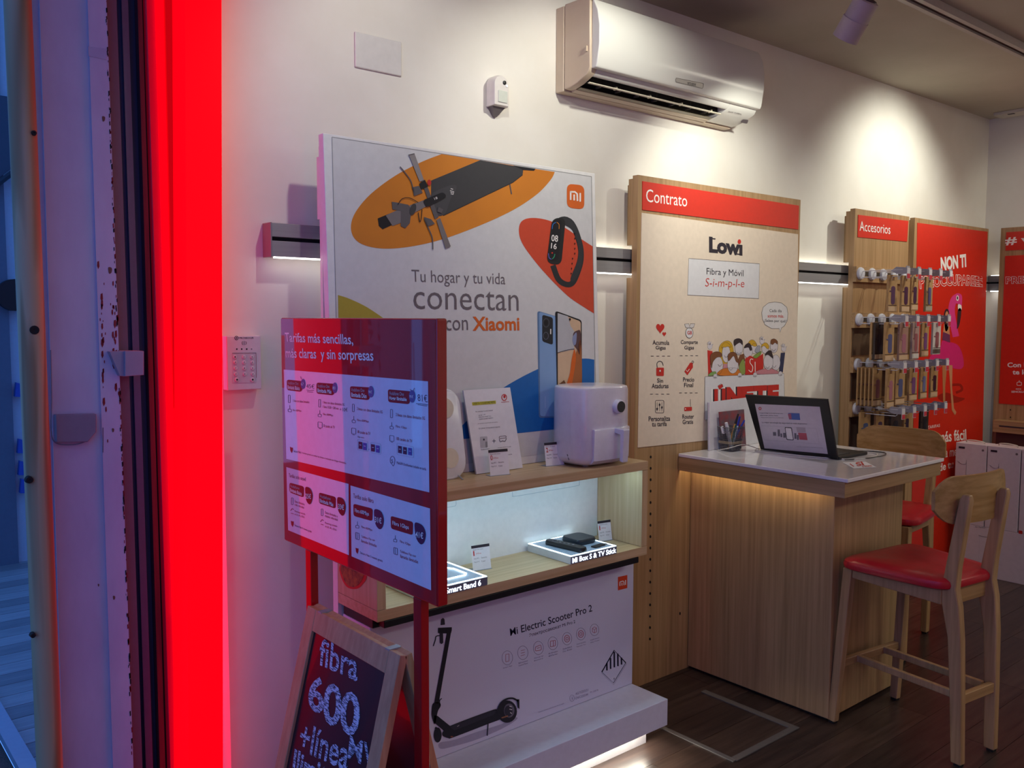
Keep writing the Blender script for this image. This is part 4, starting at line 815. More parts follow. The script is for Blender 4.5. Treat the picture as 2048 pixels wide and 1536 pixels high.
PK = [ # row, hook, px centre, width, height, card, window, band, words
 (0, 0, 1785, .085, .195, kr, '4c3858', krl, 'kraft phone case pack with a plum window, left end of the top row'),
 (0, 1, 1811, .09, .195, kr, '3c3048', krl, 'kraft phone case pack with a dark plum window, second in the top row'),
 (0, 2, 1829, .085, .185, kr, '3c3048', krl, 'kraft phone case pack with a dark window, third in the top row'),
 (0, 3, 1858, .085, .19, kr, '4a5a80', M('band_grey', 'a39c8a', .5), 'slim kraft cable pack with a violet window, right end of the top row'),
 (1, 0, 1752, .09, .20, kr, '6a4a78', krl, 'kraft pack seen nearly edge-on, left end of the second row'),
 (1, 0, 1758, .09, .20, krd, '1c2430', krl, 'dark pack pressed behind the others, left end of the second row'),
 (1, 0, 1779, .095, .205, kr, '4a5a80', krl, 'kraft phone case pack with a blue window, front left of the second row'),
 (1, 1, 1807, .09, .205, M('clear_pack', 'a08070', .25), 'a06a78', krl, 'rounded clear phone case pack with a rosy print, second row'),
 (1, 2, 1831, .085, .20, M('clear_pack2', 'a8938a', .25), '8b5a5e', M('band_white', 'c9c4bc', .5), 'rounded clear phone case pack with a pale sticker, second row'),
 (1, 3, 1850, .09, .19, kr, '6a4a78', krl, 'kraft phone case pack with a purple window, second row'),
 (1, 4, 1873, .088, .18, M('pack_white', 'c8c0b8', .5), '8b5a5e', M('band_dark', '57504a', .5), 'pale grey and white accessory pack, right end of the second row'),
 (2, 0, 1781, .085, .21, kr, 'a06a78', krl, 'kraft phone case pack with a pink window, front left of the third row'),
 (2, 1, 1800, .10, .20, kr, '4a5a80', krl, 'kraft phone case pack with a blue patterned window, third row'),
 (2, 2, 1826, .09, .185, kr, '6a4a78', krl, 'kraft phone case pack with a violet and pink window, third row'),
 (2, 3, 1847, .085, .18, kr, '5c6f96', krl, 'kraft phone case pack with a pale blue window, third row'),
 (2, 4, 1868, .09, .18, kr, '1c2430', krl, 'kraft pack with a large black window, right end of the third row'),
 (3, 0, 1730, .10, .20, kr, '4a5a80', krl, 'kraft phone case pack with a blue window, left end of the lowest row'),
 (3, 1, 1759, .09, .20, kr, '4c3858', krl, 'kraft phone case pack with a violet window, second in the lowest row'),
 (3, 2, 1790, .10, .20, krd, '1c2430', krl, 'dark phone case pack in the middle of the lowest row'),
 (3, 3, 1813, .07, .19, kr, '3c3048', krl, 'narrow kraft cable pack in the lowest row'),
 (3, 4, 1848, .09, .19, krd, '1c2430', krl, 'black accessory pack at the right end of the lowest row')]
for r, k, px, w_, h_, cm, wn, bm, lab in PK:
    x = HX[k]; z = RZ[r]-.014
    # distance from the panel at which this pack hangs along its wire
    d = ray(px, 600+r*90); y = x/d.x*d.y
    y = max(2.268, min(2.462, y))
    t = make_pack(w_, h_, .012, cm, wins[wn], bm, 0); t.location = (x+.001, y, z); t['label'] = lab; t['group'] = 'phone accessory packs on hooks'
    t.rotation_euler.z = random.uniform(-.05, .05)
for i in range(5):
    t = make_pack(.09, .205, .008, kr, wins['8b5a5e'], krl, 0); t.location = (HX[0]+.001, 2.462-i*.022-.008, RZ[2]-.014)
    t['label'] = 'flat kraft pack in the edge-on stack at the left of the third row'; t['group'] = 'edge-on kraft packs in the third row'

# ================================================================== table
t = thing('high_table', (3.42, 2.1, 0), 'high oak table with a glossy white top fixed to the oak wall panel', 'table')
obj('table_top', B(3.048, 3.836, 1.70, 2.505, .985, 1.0), M('top_white', 'e3dde0', .12, coat=.4, spec=.6), t, bev=.003)
obj('apron', MB().box(3.05, 3.834, 1.712, 1.80, .925, .9845).box(3.068, 3.816, 1.80, 2.505, .968, .9845), oak_x, t, bev=.002)
obj('apron_side', B(3.0495, 3.068, 1.7125, 2.505, .9245, .9843), oak_y, t, bev=.002); obj('apron_side', B(3.816, 3.8345, 1.7125, 2.505, .9245, .9843), oak_y, t, bev=.002)
col_ = obj('column', MB().box(3.14, 3.69, 1.803, 2.507, .012, .9675), oak_z, t, bev=.002)
obj('column_foot', B(3.155, 3.675, 1.82, 2.507, 0, .0118), black_r, t)
obj('light_strip', B(3.072, 3.084, 1.85, 2.49, .958, .963), M('table_led', (1, 1, 1), emit=22, ecol=(1, .88, .6)), t)
obj('socket_box', B(3.74, 3.80, 2.05, 2.2, .87, .967), lgrey, t, bev=.003)

# laptop with printed sheet on its lid
LT = thing('laptop', (3.43, 2.15, 1.0), 'open black laptop on the white table, its lid back carrying a printed sheet', 'laptop')
l0, l1, l3, l2 = V((3.430, 2.345, 1.004)), V((3.430, 1.955, 1.004)), V((3.291, 2.345, 1.262)), V((3.338-.047+.0, 1.955, 1.262))
pl_a = Plane(l0, (l1-l0).cross(l3-l0))
# corners from the measured outline
lidq = [pl_a.at(*q) for q in ((1521, 899), (1676, 921), (1655, 799.5), (1490, 790))]
obj('base', B(3.43, 3.665, 1.955, 2.335, 1.0005, 1.014), black, LT, bev=.003)
obj('keyboard', B(3.46, 3.56, 1.98, 2.31, 1.014, 1.0155), M('keys_dark', '25262a', .5), LT); obj('touchpad', B(3.58, 3.65, 2.09, 2.2, 1.0141, 1.015), M('touchpad', '1d1e22', .3), LT)
obj('lid', MB().prism(lidq, -pl_a.n*.009), black, LT, bev=.002)
obj('hinge', MB().cyl((3.433, 1.99, 1.008), (3.433, 2.3, 1.008), .007), black, LT, smooth=True)
P = Print(pl_a, LT, .0006); TT = K(1320, 780, 3.531)
P.poly(TT((670, 98), (1128, 118), (1185, 452), (738, 412)), M('sheet_pinkish', 'd6cccf', .45), 1, 'printed_sheet')
P.ring(*TT((706, 131))[0], 2.2, 2.4, 1.3, inkr, 2)
P.text('Protege tu hogar con las alarmas para casa.', *TT((702, 158), (704, 166), (870, 170)), ink, 2); P.text('alarmas para casa', *TT((708, 174), (710, 184), (835, 186)), ink, 2); P.text('Seguridad para ti y tu familia', *TT((712, 190), (714, 197), (875, 200)), inkg, 2)
P.text('La mejor tecnología de seguridad en cada dispositivo', *TT((720, 222), (722, 234), (1040, 246)), ink, 2)
P.poly(TT((905, 163), (985, 165), (990, 212), (912, 208)), col('4f6cae'), 2); P.poly(TT((902, 170), (925, 165), (930, 205), (912, 206)), col('b06078'), 3)
P.rrect(*TT((880, 262), (930, 265), (945, 356), (893, 352)), 2.5, ink, 2); P.rrect(*TT((885, 267), (926, 270), (940, 351), (897, 347)), 2, inkw, 3); heart(*TT((911, 297))[0], 4.6, inkr)
P.poly(TT((963, 262), (1025, 265), (1030, 300), (968, 297)), col('b8a9ad'), 2); P.poly(TT((975, 302), (1033, 305), (1042, 354), (985, 350)), col('c05a66'), 2)
for a, b, w2, h2 in ((808, 310, 22, 26), (838, 303, 16, 48), (856, 320, 12, 26), (878, 320, 18, 34), (955, 325, 14, 40), (972, 335, 12, 34)): P.poly(TT((a-w2/2, b-h2/2), (a+w2/2, b-h2/2), (a+w2/2+2, b+h2/2), (a-w2/2+2, b+h2/2)), col('6f6a72'), 2)
P.rrect(*TT((710, 252), (1105, 272), (1125, 382), (735, 352)), 3, col('bcb2b6'), 1.5, outline=.5); P.text('consulta condiciones y coberturas en tienda', *TT((968, 396), (968, 402), (1150, 412)), inkg, 2)
P.flush()
# cable, leaflet on table
def cable(pts, r, m_, label): return tag(obj('cable', MB().tube(catmull(pts, 6, False), r, 6), m_, smooth=True), label, 'cable')
cable([(3.40, 2.345, 1.003), (3.36, 2.30, 1.003), (3.40, 2.10, 1.003), (3.47, 1.93, 1.003), (3.60, 1.90, 1.003), (3.70, 1.93, 1.003), (3.72, 2.0, 1.003), (3.69, 2.06, 1.003)], .0024, M('cable_white', 'd5cfca', .4), 'white cable looped around the black laptop')
cable([(3.44, 1.935, 1.0035), (3.55, 1.90, 1.0035), (3.68, 1.89, 1.0035), (3.76, 1.93, 1.0035), (3.74, 2.0, 1.0035), (3.68, 2.05, 1.0035)], .0022, M('cable_black', '1c1a1c', .4), 'black cable curling off the right of the laptop')
t = thing('flyer', (3.55, 1.83, 1.0), 'white and red flyer lying on the white table near its front corner', 'flyer')
P = Print(PZ(1.0005), t, .0006)
P.poly(TT((1290, 512), (1450, 505), (1530, 545), (1370, 555)), paper, 1, 'sheet'); 
P.text('SI', *TT((1380, 515), (1395, 540), (1440, 532)), inkr, 2, .03); P.text('te llamamos', *TT((1420, 532), (1430, 548), (1500, 542)), inkr, 2); P.line(TT((1340, 520), (1370, 540)), 1.5, inkr, 2)
P.flush()
# white folded card stand, magazine, cup, pens
t = thing('display_screen_card', (3.3, 2.5, 1.0), 'white folded card standing at the wall end of the table behind the pen cup', 'card stand')
obj('back_panel', MB().hexa([(3.215, 2.470, 1.001), (3.60, 2.470, 1.001), (3.60, 2.474, 1.001), (3.215, 2.474, 1.001), (3.222, 2.484, 1.218), (3.60, 2.484, 1.224), (3.60, 2.488, 1.224), (3.222, 2.488, 1.218)]), M('card_white', 'cfcbd0', .5), t)
obj('side_flap', MB().hexa([(3.215, 2.462, 1.001), (3.219, 2.462, 1.001), (3.219, 2.474, 1.001), (3.215, 2.474, 1.001), (3.222, 2.475, 1.218), (3.226, 2.475, 1.218), (3.226, 2.488, 1.218), (3.222, 2.488, 1.218)]), MC['card_white'], t)
t = tag(obj('magazine', MB().hexa([(3.285, 2.449, 1.002), (3.47, 2.449, 1.002), (3.47, 2.455, 1.002), (3.285, 2.455, 1.002), (3.28, 2.462, 1.172), (3.465, 2.462, 1.172), (3.465, 2.468, 1.172), (3.28, 2.468, 1.172)]), M('magazine_cover', '3f5560', .3, noise=(16, 16, 16), col2='8c2f35')), 'dark red and teal magazine leaning against the white card stand', 'magazine')
t = thing('pen_cup', (3.30, 2.41, 1.0), 'grey metal mesh pen cup wrapped with string on the white table', 'pen cup')
mesh_g = M('mesh_grey', '6b6a70', .4, .5)
cx, cy = 3.295, 2.41
def ringq(h, z): return [(cx-h, cy-h, z), (cx+h, cy-h, z), (cx+h, cy+h, z), (cx-h, cy+h, z)]
def hh(z): return .030+.012*(z-1.003)/.105
for z in (1.003, 1.02, 1.055, 1.108):
    r = ringq(hh(z), z); obj('rim' if z == 1.108 else 'hoop', MB().tube(r+[r[0]], .0022 if z == 1.108 else .0014, 6), mesh_g, t)
bmx = MB()
for s_ in range(4):
    for k in range(9):
        u = k/9; a0, b0 = V(ringq(hh(1.003), 1.003)[s_]), V(ringq(hh(1.003), 1.003)[(s_+1) % 4]); a1, b1 = V(ringq(hh(1.108), 1.108)[s_]), V(ringq(hh(1.108), 1.108)[(s_+1) % 4])
        bmx.tube([a0.lerp(b0, u), a1.lerp(b1, u)], .0011, 4)
    for k in range(1, 14):
        z = 1.003+.105*k/14; r = ringq(hh(z), z); bmx.tube([r[s_], r[(s_+1) % 4]], .0010, 4)
o = obj('wire_mesh', bmx, mesh_g, t); o['kind'] = 'stuff'
obj('bottom', B(cx-.029, cx+.029, cy-.029, cy+.029, 1.001, 1.0035), mesh_g, t)
tw = M('twine', 'a8967c', .7)
for z in (1.04, 1.044, 1.036): r = ringq(hh(z)+.003, z); obj('twine', MB().tube([V(p) for p in r]+[V(r[0])], .0013, 6), tw, t)
pens = [('blue pen with a clear barrel, leaning right in the pen cup', 'b5c2d8', '1b2a8c', .018, -.012, .030, .155), ('black and amber pen standing tall in the pen cup', 'c08a38', '1a1618', .004, .004, .045, .165), ('red pen in the right of the pen cup', 'c03028', 'a02020', .02, .008, .050, .115), ('blue capped pen at the right of the pen cup', '2438a8', '1b2a8c', .024, .0, .068, .135), ('green pen low in the pen cup', '1f5c48', '184838', .0, -.01, .02, .118), ('white marker at the left of the pen cup', 'dcdce0', 'c8c8cc', -.02, -.01, -.028, .130), ('black marker at the left edge of the pen cup', '1c1c20', 'd8d8da', -.025, .008, -.030, .110)]
for i, (lb, c1, c2, dx, dy, lean, ln) in enumerate(pens):
    a = V((cx+dx*.6-lean*.4, cy+dy*.6, 1.006)); b = V((cx+dx*.7+lean*.75, cy+dy-lean*.35, 1.0+ln)); r = .0085 if 'marker' in lb else .0048
    t = thing('marker_pen' if 'marker' in lb else 'pen', tuple(a), lb, 'pen'); m1 = a.lerp(b, .72)
    obj('barrel', MB().tube([a, m1], r, 10), M('pen_'+c1, c1, .3), t, smooth=True); obj('cap', MB().tube([m1, b], [r*1.2, r*.8], 10), M('pencap_'+c2, c2, .3), t, smooth=True)
t = thing('glue_bottle', (3.375, 2.425, 1.0), 'small red and black bottle behind the pen cup', 'bottle')
obj('body', MB().cyl((3.378, 2.428, 1.001), (3.378, 2.428, 1.045), .015), black, t, smooth=True); obj('label_band', MB().cyl((3.378, 2.428, 1.045), (3.378, 2.428, 1.092), .0155), M('bottle_red', 'b02a22', .4), t, smooth=True); obj('cap', MB().cyl((3.378, 2.428, 1.092), (3.378, 2.428, 1.103), .012), grey, t)
cable([(3.24, 2.44, 1.003), (3.25, 2.38, 1.02), (3.32, 2.365, 1.03), (3.38, 2.36, 1.018), (3.42, 2.35, 1.004), (3.45, 2.36, 1.004)], .002, M('cable_ivory', 'c9c2b8', .4), 'ivory cable around the pen cup to the laptop')

# ================================================================== stools
def make_stool(loc, rz, label):
    t = thing('bar_stool', loc, label, 'stool', 'oak bar stools with red seats', rz)
    def legmb(p0, p1, a0, b0, a1, b1): # rectangular tapering leg
        p0, p1 = V(p0), V(p1)
        f = lambda p, a, b: [p+V((-a, -b, 0)), p+V((a, -b, 0)), p+V((a, b, 0)), p+V((-a, b, 0))]
        return MB().hexa(f(p0, a0, b0)+f(p1, a1, b1))
    for s_ in (-1, 1):
        o = obj('leg', legmb((s_*.200, .222, .008), (s_*.180, .180, .632), .014, .017, .018, .020), stoolw, t, local=True, bev=.004)
        obj('glide', B(s_*.200-.012, s_*.200+.012, .21, .234, 0, .008), black_r, o, local=True)
        # rear upright: side profile lofted
        prof = [(-.240, .008, .016, .028), (-.232, .25, .016, .032), (-.222, .46, .017, .036), (-.205, .58, .018, .046), (-.197, .64, .018, .038), (-.205, .72, .018, .033), (-.225, .86, .017, .030), (-.240, .965, .015, .028), (-.242, .985, .011, .018)]
        rings = []
        for y, z, a, b in prof:
            xs = s_*(.106+.012*min(1, z/.66)); rings.append([(xs-a, y-b*.6, z), (xs+a, y-b*.6, z), (xs+a, y+b*.8, z), (xs-a, y+b*.8, z)])
        o = obj('rear_leg', MB().loft(rings), stoolw, t, local=True, bev=.006, seg=3)
        obj('glide', B(s_*.106-.012, s_*.106+.012, -.252, -.228, 0, .008), black_r, o, local=True)
        obj('side_rail', MB().hexa([(s_*.13-.009, -.17, .575), (s_*.13+.009, -.17, .575), (s_*.185+.009, .16, .598), (s_*.185-.009, .16, .598), (s_*.13-.009, -.17, .634), (s_*.13+.009, -.17, .634), (s_*.185+.009, .16, .634), (s_*.185-.009, .16, .634)]), stoolw, t, local=True, bev=.003)
        obj('stretcher', MB().hexa([(s_*.085-.010, -.21, .232), (s_*.085+.010, -.21, .232), (s_*.085+.010, .20, .232), (s_*.085-.010, .20, .232), (s_*.085-.010, -.21, .258), (s_*.085+.010, -.21, .258), (s_*.085+.010, .20, .258), (s_*.085-.010, .20, .258)]), stoolw, t, local=True, bev=.003)
    obj('rear_stretcher', B(-.10, .10, -.246, -.224, .225, .262), stoolx, t, local=True, bev=.003)
    obj('front_stretcher', B(-.196, .196, .198, .222, .228, .258), stoolx, t, local=True, bev=.003)
    obj('front_rail', B(-.175, .175, .158, .178, .590, .634), stoolx, t, local=True, bev=.003); obj('rear_rail', B(-.115, .115, -.195, -.175, .575, .634), stoolx, t, local=True, bev=.003)
    # seat cushion
    def ring(z, g, dz=0):
        out = []
        for k in range(40):
            a = 2*PI*k/40; c, q = math.cos(a), math.sin(a)
            y = math.copysign(abs(q)**.34, q)*.212; wd = .240-.062*(1-(y+.205)/.41)
            x = math.copysign(abs(c)**.34, c)*wd; out.append((x*g, y*g, z+dz*(abs(x)/.23)**2))
        return out
    obj('seat_cushion', MB().loft([ring(.633, .93), ring(.640, .985), ring(.652, 1.0), ring(.664, .985, .002), ring(.673, .92, .004), ring(.676, .75, .006), ring(.673, .45, .007), ring(.670, .15, .007)]), M('seat_red', 'b81c2c', .32, noise=(30, 30, 30), col2='ad1a28', bump=.1), t, local=True, smooth=True)
    # curved backrest board
    fr, bk_ = [], []; n = 21
    out = []
    for k in range(n):
        u = -1+2*k/(n-1); x = .225*u+.022; y = -.216+.05*abs(u)**2.0; hgt = .086*(1-max(0, (abs(u)-.62)/.38)**2.2*.62)
        zc = .958; out.append((x, y, zc, hgt))
    rings = [[(x, y-.006, zc-h_), (x, y+.006, zc-h_), (x, y+.008, zc), (x, y+.006, zc+h_), (x, y-.006, zc+h_), (x, y-.008, zc)] for x, y, zc, h_ in out]
    obj('backrest', MB().loft(rings), oak('ply_back', 'x', 'b08a5a', '94703f', .4), t, local=True, smooth=True)
    return t
make_stool((3.325, 1.545, 0), math.radians(-7.5), 'oak bar stool with a red seat nearest the viewer, seen from behind')
make_stool((4.19, 2.125, 0), math.radians(90+2), 'oak bar stool with a red seat behind the table, seen past its right end')

# ================================================================== white cartons at the far end
cw = M('carton_grey_white', 'cfc5ca', .5); cstr = M('handle_string', 'cfc4b4', .6)
t = thing('low_carton', (5.82, 2.0, 0), 'large white carton on the floor under the two tall white cartons', 'carton')
obj('carton', B(5.70, 5.98, 1.55, 2.40, 0, .31), cw, t, bev=.002); P = Print(PX(5.70), t, .0008); U = K(1880, 860, 4.8)
P.text('Air Purifier', *U((335, 922), (335, 935), (440, 944)), ink, 1); P.rrect(*U((755, 962), (792, 968), (792, 1000), (755, 995)), 2, inkr, 1); P.curve(U((370, 1010), (420, 1025), (480, 1030), (560, 1035)), .8, inkg, 1); P.line(U((380, 1015), (370, 1240), (600, 1300)), .5, lgrey, 1); P.flush()
for i, (y0, y1, lb) in enumerate(((2.272, 2.457, 'tall white carton with a string handle, the left one of the stacked row'), (2.078, 2.266, 'tall white carton with a string handle, the middle one of the stacked row'), (1.885, 2.072, 'tall white carton at the right edge of the stacked row'))):
    t = thing('tall_carton', (5.80, (y0+y1)/2, .311), lb, 'carton', 'tall white cartons on the low carton')
    obj('carton', B(5.70, 5.83, y0, y1, .311, .818), cw, t, bev=.002); ym = (y0+y1)/2
    obj('string_handle', MB().tube(catmull([(5.765, ym+.055, .818), (5.75, ym+.045, .832), (5.745, ym, .836), (5.75, ym-.05, .830), (5.765, ym-.055, .818)], 5, False), .0035, 6), cstr, t, smooth=True)
    obj('dark_label', B(5.6985, 5.70, y1-.055, y1-.018, .783, .795), ink, t); obj('round_mark', MB().cyl((5.699, y0+.022, .785), (5.70, y0+.022, .785), .007, n=14), inkg, t)
    obj('product_outline', MB().tube(catmull([(5.699, y1-.015, .70), (5.699, y1-.04, .685), (5.699, y1-.065, .69), (5.699, y1-.068, .71), (5.699, y1-.068, .6)], 4, False), .0008, 4), inkg, t)

# ================================================================== red illuminated jamb, shutter guide, pillar, post (left edge)
RED1 = M('red_lit', (.3, 0, .002), .6, emit=2.1, spec=.1, ecol=(1, .0, .004)); RED2 = M('red_lit_core', (.3, 0, .0), .6, emit=5, spec=.1, ecol=(1, .0, .002))
REDD = M('red_acrylic', (.35, 0, .02), .3, emit=.12, ecol=(.9, .0, .05))
t = thing('red_light_box', (.95, 2.62, 0), 'tall glowing red light column lining the shop entrance beside the wall', 'light box')
ZT = 3.05
def slab(pl_, pts, dep, name, mat, par):   # pts: top-left, top-right, bottom-right, bottom-left in the picture, extended past its edges
    a = [pl_.at(*q) for q in pts]; return obj(name, MB().prism(a, -pl_.n*dep), mat, par)
f1 = PY(2.60)
def strip(x0t, x1t, x1b, x0b, y, dep, name, mat, par):
    # straight vertical strip through the two picture rows 0 and 1536, carried on to floor and lintel
    pl_ = PY(y); A0, A1 = pl_.at(x0t, 0), pl_.at(x0b, 1536); B0, B1 = pl_.at(x1t, 0), pl_.at(x1b, 1536)
    def ext(p, q, z): return p+(q-p)*((z-p.z)/(q.z-p.z))
    P_ = [ext(A0, A1, ZT), ext(B0, B1, ZT), ext(B0, B1, 0), ext(A0, A1, 0)]
    return obj(name, MB().prism(P_, (0, dep, 0)), mat, par)
strip(370, 443, 446, 377, 2.50, .12, 'front_panel', RED1, t)
strip(330, 372, 379, 366, 2.60, .02, 'side_panel', M('red_mid', (.06, 0, .0), .5, emit=.62, spec=.2, ecol=(1, 0, .006)), t)
strip(314, 331, 367, 357, 2.612, .06, 'light_tube', RED2, t)
strip(293, 315, 358, 341, 2.63, .06, 'dark_lip', REDD, t)
mt_d = M('guide_brown', '33262e', .5, .4, noise=(40, 40, 2), col2='5c2f33'); mt_b = M('guide_blue_grey', '3d4a63', .35, .6, noise=(60, 60, 1), col2='323e57'); mt_k = M('guide_black', '0d0a0e', .7)
t = thing('shutter_guide', (.78, 2.64, 0), 'dark metal roller shutter guide beside the red light column', 'shutter guide')
strip(283, 294, 342, 330, 2.66, .04, 'black_channel', mt_k, t); strip(275, 284, 331, 320, 2.635, .03, 'brown_edge', mt_d, t)
strip(255, 276, 321, 305, 2.665, .03, 'inner_web', mt_b, t); strip(243, 256, 306, 292, 2.645, .05, 'rib', M('guide_light', '55637f', .35, .6), t); strip(232, 244, 293, 284, 2.66, .03, 'outer_web', mt_b, t)
strip(212, 233, 285, 266, 2.63, .05, 'grey_flange', M('flange_grey', '565a68', .5), t)
t = thing('painted_pillar', (.63, 2.65, 0), 'old white painted metal pillar with chipped red paint at the entrance', 'pillar')
pw_ = M('pillar_white', 'b9b3c6', .55, noise=(14, 14, 5), col2='b0a9bd')
strip(175, 213, 267, 226, 2.594, .05, 'edge_board', pw_, t); strip(79, 176, 227, 126, 2.60, .06, 'face_board', pw_, t)
strip(62, 79.5, 127, 122, 2.61, .25, 'side_sheet', M('pillar_side_bluelit', 'a9b4cc', .5), t)  # street side of the white pillar: blue street light put into its colour
P = Print(PY(2.594), t, .0006); ch = M('chip_red', '7a1820', .7); chd = M('chip_dark', '1c1218', .8); cht = M('chip_rust', '6b4a40', .8)
rnd = random.Random(3)
def xe(y): return 213+(267-213)*y/1536
for k in range(170):
    y = rnd.uniform(0, 1536); s_ = rnd.uniform(1, 4.5); x = xe(y)-rnd.uniform(0, 3); P.poly([(x-s_*.3, y-s_), (x+s_*.35, y-s_*1.4), (x+s_*.5, y+s_), (x-s_*.1, y+s_*1.5)], chd if k % 3 else ch, 1, 'paint_chips')
for k in range(46):
    y = rnd.gauss(690, 75); x = xe(y)-rnd.choice((6, 30, 33, 8))+rnd.gauss(0, 3); s_ = rnd.uniform(1.5, 7); P.poly([(x-s_*.3, y-s_), (x+s_*.3, y-s_*1.3), (x+s_*.45, y+s_*.6), (x, y+s_*1.5), (x-s_*.4, y+s_*.4)], ch, 1, 'paint_chips')
for (x, y, s_) in ((207, 237, 4), (220, 540, 5), (226, 860, 3), (228, 1195, 3), (197, 1170, 2)): P.blob([(x-s_*.7, y-s_), (x+s_*.7, y-s_*.8), (x+s_*.6, y+s_), (x-s_*.4, y+s_*1.4)], cht, 1, 'paint_chips')
P.line([(206, 855), (206, 905)], 1.2, chd, 1, 'paint_chips')
P.flush()
obj('tape_patch', MB().prism([PY(2.594).at(*q) for q in ((176, 93), (212, 97), (213, 120), (177, 112))], (0, -.0012, 0)), M('tape_clear', 'aaa6bc', .25), t)
# alarm contact and bracket
t = thing('door_contact', (.62, 2.58, 1.3), 'grey plastic contact box with a cut corner on the white pillar', 'door sensor')
a = [PY(2.575).at(*q) for q in ((112, 830), (193, 828), (193, 864), (176, 884), (114, 885))]
obj('cover', MB().prism(a, (0, .026, 0)), M('contact_grey', '7d7583', .4), t, bev=.002)
obj('wire', MB().tube(catmull([PY(2.585).at(*q) for q in ((101, 700), (103, 800), (102, 860), (112, 886), (150, 889), (178, 880))], 5, False), .0016, 6), M('wire_grey', '70788c', .4), t, smooth=True)
t = thing('shutter_stop', (.76, 2.58, 1.46), 'pinkish grey folded metal bracket on the pillar beside the shutter guide', 'bracket')
obj('plate', MB().prism([PY(2.56).at(*q) for q in ((250, 702), (288, 702), (288, 750), (250, 753))], (0, .07, 0)), M('bracket_pink', '9a8898', .4), t, bev=.0015)
obj('wing', MB().prism([PY(2.57).at(*q) for q in ((219, 703), (249.5, 702), (249.5, 753), (240, 752))], (0, .025, 0)), MC['bracket_pink'], t, bev=.001)
# wooden post: round timber
t = thing('timber_post', (.50, 2.55, 0), 'round timber post with knots at the left edge of the entrance', 'post')
pa0, pb0 = PY(2.55).at(8, 0), PY(2.55).at(62, 0); pa1, pb1 = PY(2.55).at(73, 1536), PY(2.55).at(126, 1536)
c0, c1 = (pa0+pb0)/2, (pa1+pb1)/2; rad = ((pb0-pa0).length+(pb1-pa1).length)/4*.98
def ex(z): return c0+(c1-c0)*((z-c0.z)/(c1.z-c0.z))
mb = MB(); R2 = random.Random(5); rings = []
for k in range(25):
    z = ZT*k/24; c = ex(z); rings.append([c+V((math.cos(a), math.sin(a), 0))*rad*(1+.012*math.sin(3*a+z*2)) for a in [2*PI*j/28 for j in range(28)]])
pm = bpy.data.materials.new('pine_post'); pm.use_nodes = True; nt = pm.node_tree; b_ = nt.nodes['Principled BSDF']; b_.inputs['Roughness'].default_value = .55
tc = nt.nodes.new('ShaderNodeTexCoord'); mp = nt.nodes.new('ShaderNodeMapping'); mp.inputs['Scale'].default_value = (14, 14, .9); wv = nt.nodes.new('ShaderNodeTexNoise'); wv.inputs['Scale'].default_value = 1; wv.inputs['Detail'].default_value = 1.5; wv.inputs['Distortion'].default_value = .4
ml = nt.nodes.new('ShaderNodeMath'); ml.operation = 'MULTIPLY'; ml.inputs[1].default_value = 26; sn = nt.nodes.new('ShaderNodeMath'); sn.operation = 'SINE'
mr = nt.nodes.new('ShaderNodeMapRange'); mr.inputs[1].default_value = -1; mr.inputs[2].default_value = 1
cr = nt.nodes.new('ShaderNodeValToRGB'); e = cr.color_ramp.elements; e[0].color = (*lin('b39470'), 1); e[1].color = (*lin('8c6c48'), 1); e[0].position = .35; e[1].position = 1
nt.links.new(tc.outputs['Object'], mp.inputs[0]); nt.links.new(mp.outputs[0], wv.inputs[0]); nt.links.new(wv.outputs[0], ml.inputs[0]); nt.links.new(ml.outputs[0], sn.inputs[0]); nt.links.new(sn.outputs[0], mr.inputs[0]); nt.links.new(mr.outputs[0], cr.inputs[0]); nt.links.new(cr.outputs[0], b_.inputs['Base Color'])
obj('trunk', MB().loft(rings), pm, t, smooth=True)
for px, py, r in ((68, 266, .006), (69, 660, .011), (59, 960, .0085), (66, 1271, .006)):
    q = PY(2.55-rad*.97).at(px, py); obj('knot', MB().lathe([(r*1.2, -.012), (r, .003), (r*.4, .0035), (0, .001)], q, (0, -1, 0), 16), M('knot_dark', '1e120c', .8), t, smooth=True)

# opposite side of the entrance: unseen red glow added to tint pillar and sign
t = thing('red_light_box', (.9, -.4, 0), 'unseen tall red glow column added on the opposite side of the entrance', 'light box')
obj('front_panel', B(.76, .98, -.45, -.36, 0, 2.9), M('red_glow_added', (1, 0, .02), emit=2.6, ecol=(1, .02, .05)), t)
# recessed red tube that throws the sharp-edged red light on the sign
# ================================================================== neighbouring space seen past the post
nb = struct('wall_neighbour', B(.9, 4.2, 6.4, 6.5, 0, 3.6), M('neighbour_white', 'aeb7c4', .6))
struct('trim_2', B(.9, 1.15, 6.36, 6.4, 0, 3.6), M('neighbour_grey', '5b6778', .5))
nf = struct('floor_neighbour', B(.64, 4.2, 3.36, 6.4, -.05, -.002), M('nf_base', '505a68', .5))
nm = [M('grey_plank_%d' % i, a, .4, noise=(3, 40, 4), col2=b) for i, (a, b) in enumerate((('8d8f92', '77797d'), ('7b7c80', '67696e'), ('96979a', '808286')))]
y = 3.36; i = 0
while y < 6.4:
    obj('plank', B(.645, 2.0, y+.002, min(y+.13, 6.4)-.002, -.002, .001), nm[i % 3], nf); y += .13; i += 1
struct('trim_3', MB().hexa([(.585, 2.9, 0), (.64, 2.9, 0), (.64, 6.4, 0), (.585, 6.4, 0), (.585, 2.9, .03), (.64, 2.9, .03), (.64, 6.4, .03), (.585, 6.4, .03)]), M('kerb_blue_grey', '8d97a8', .5))
struct('floor_street', B(-4, .584, -4, 9, -.06, -.004), M('street_mat', '5a4a44', .9, noise=(220, 220, 220), col2='2e2523', bump=.6))
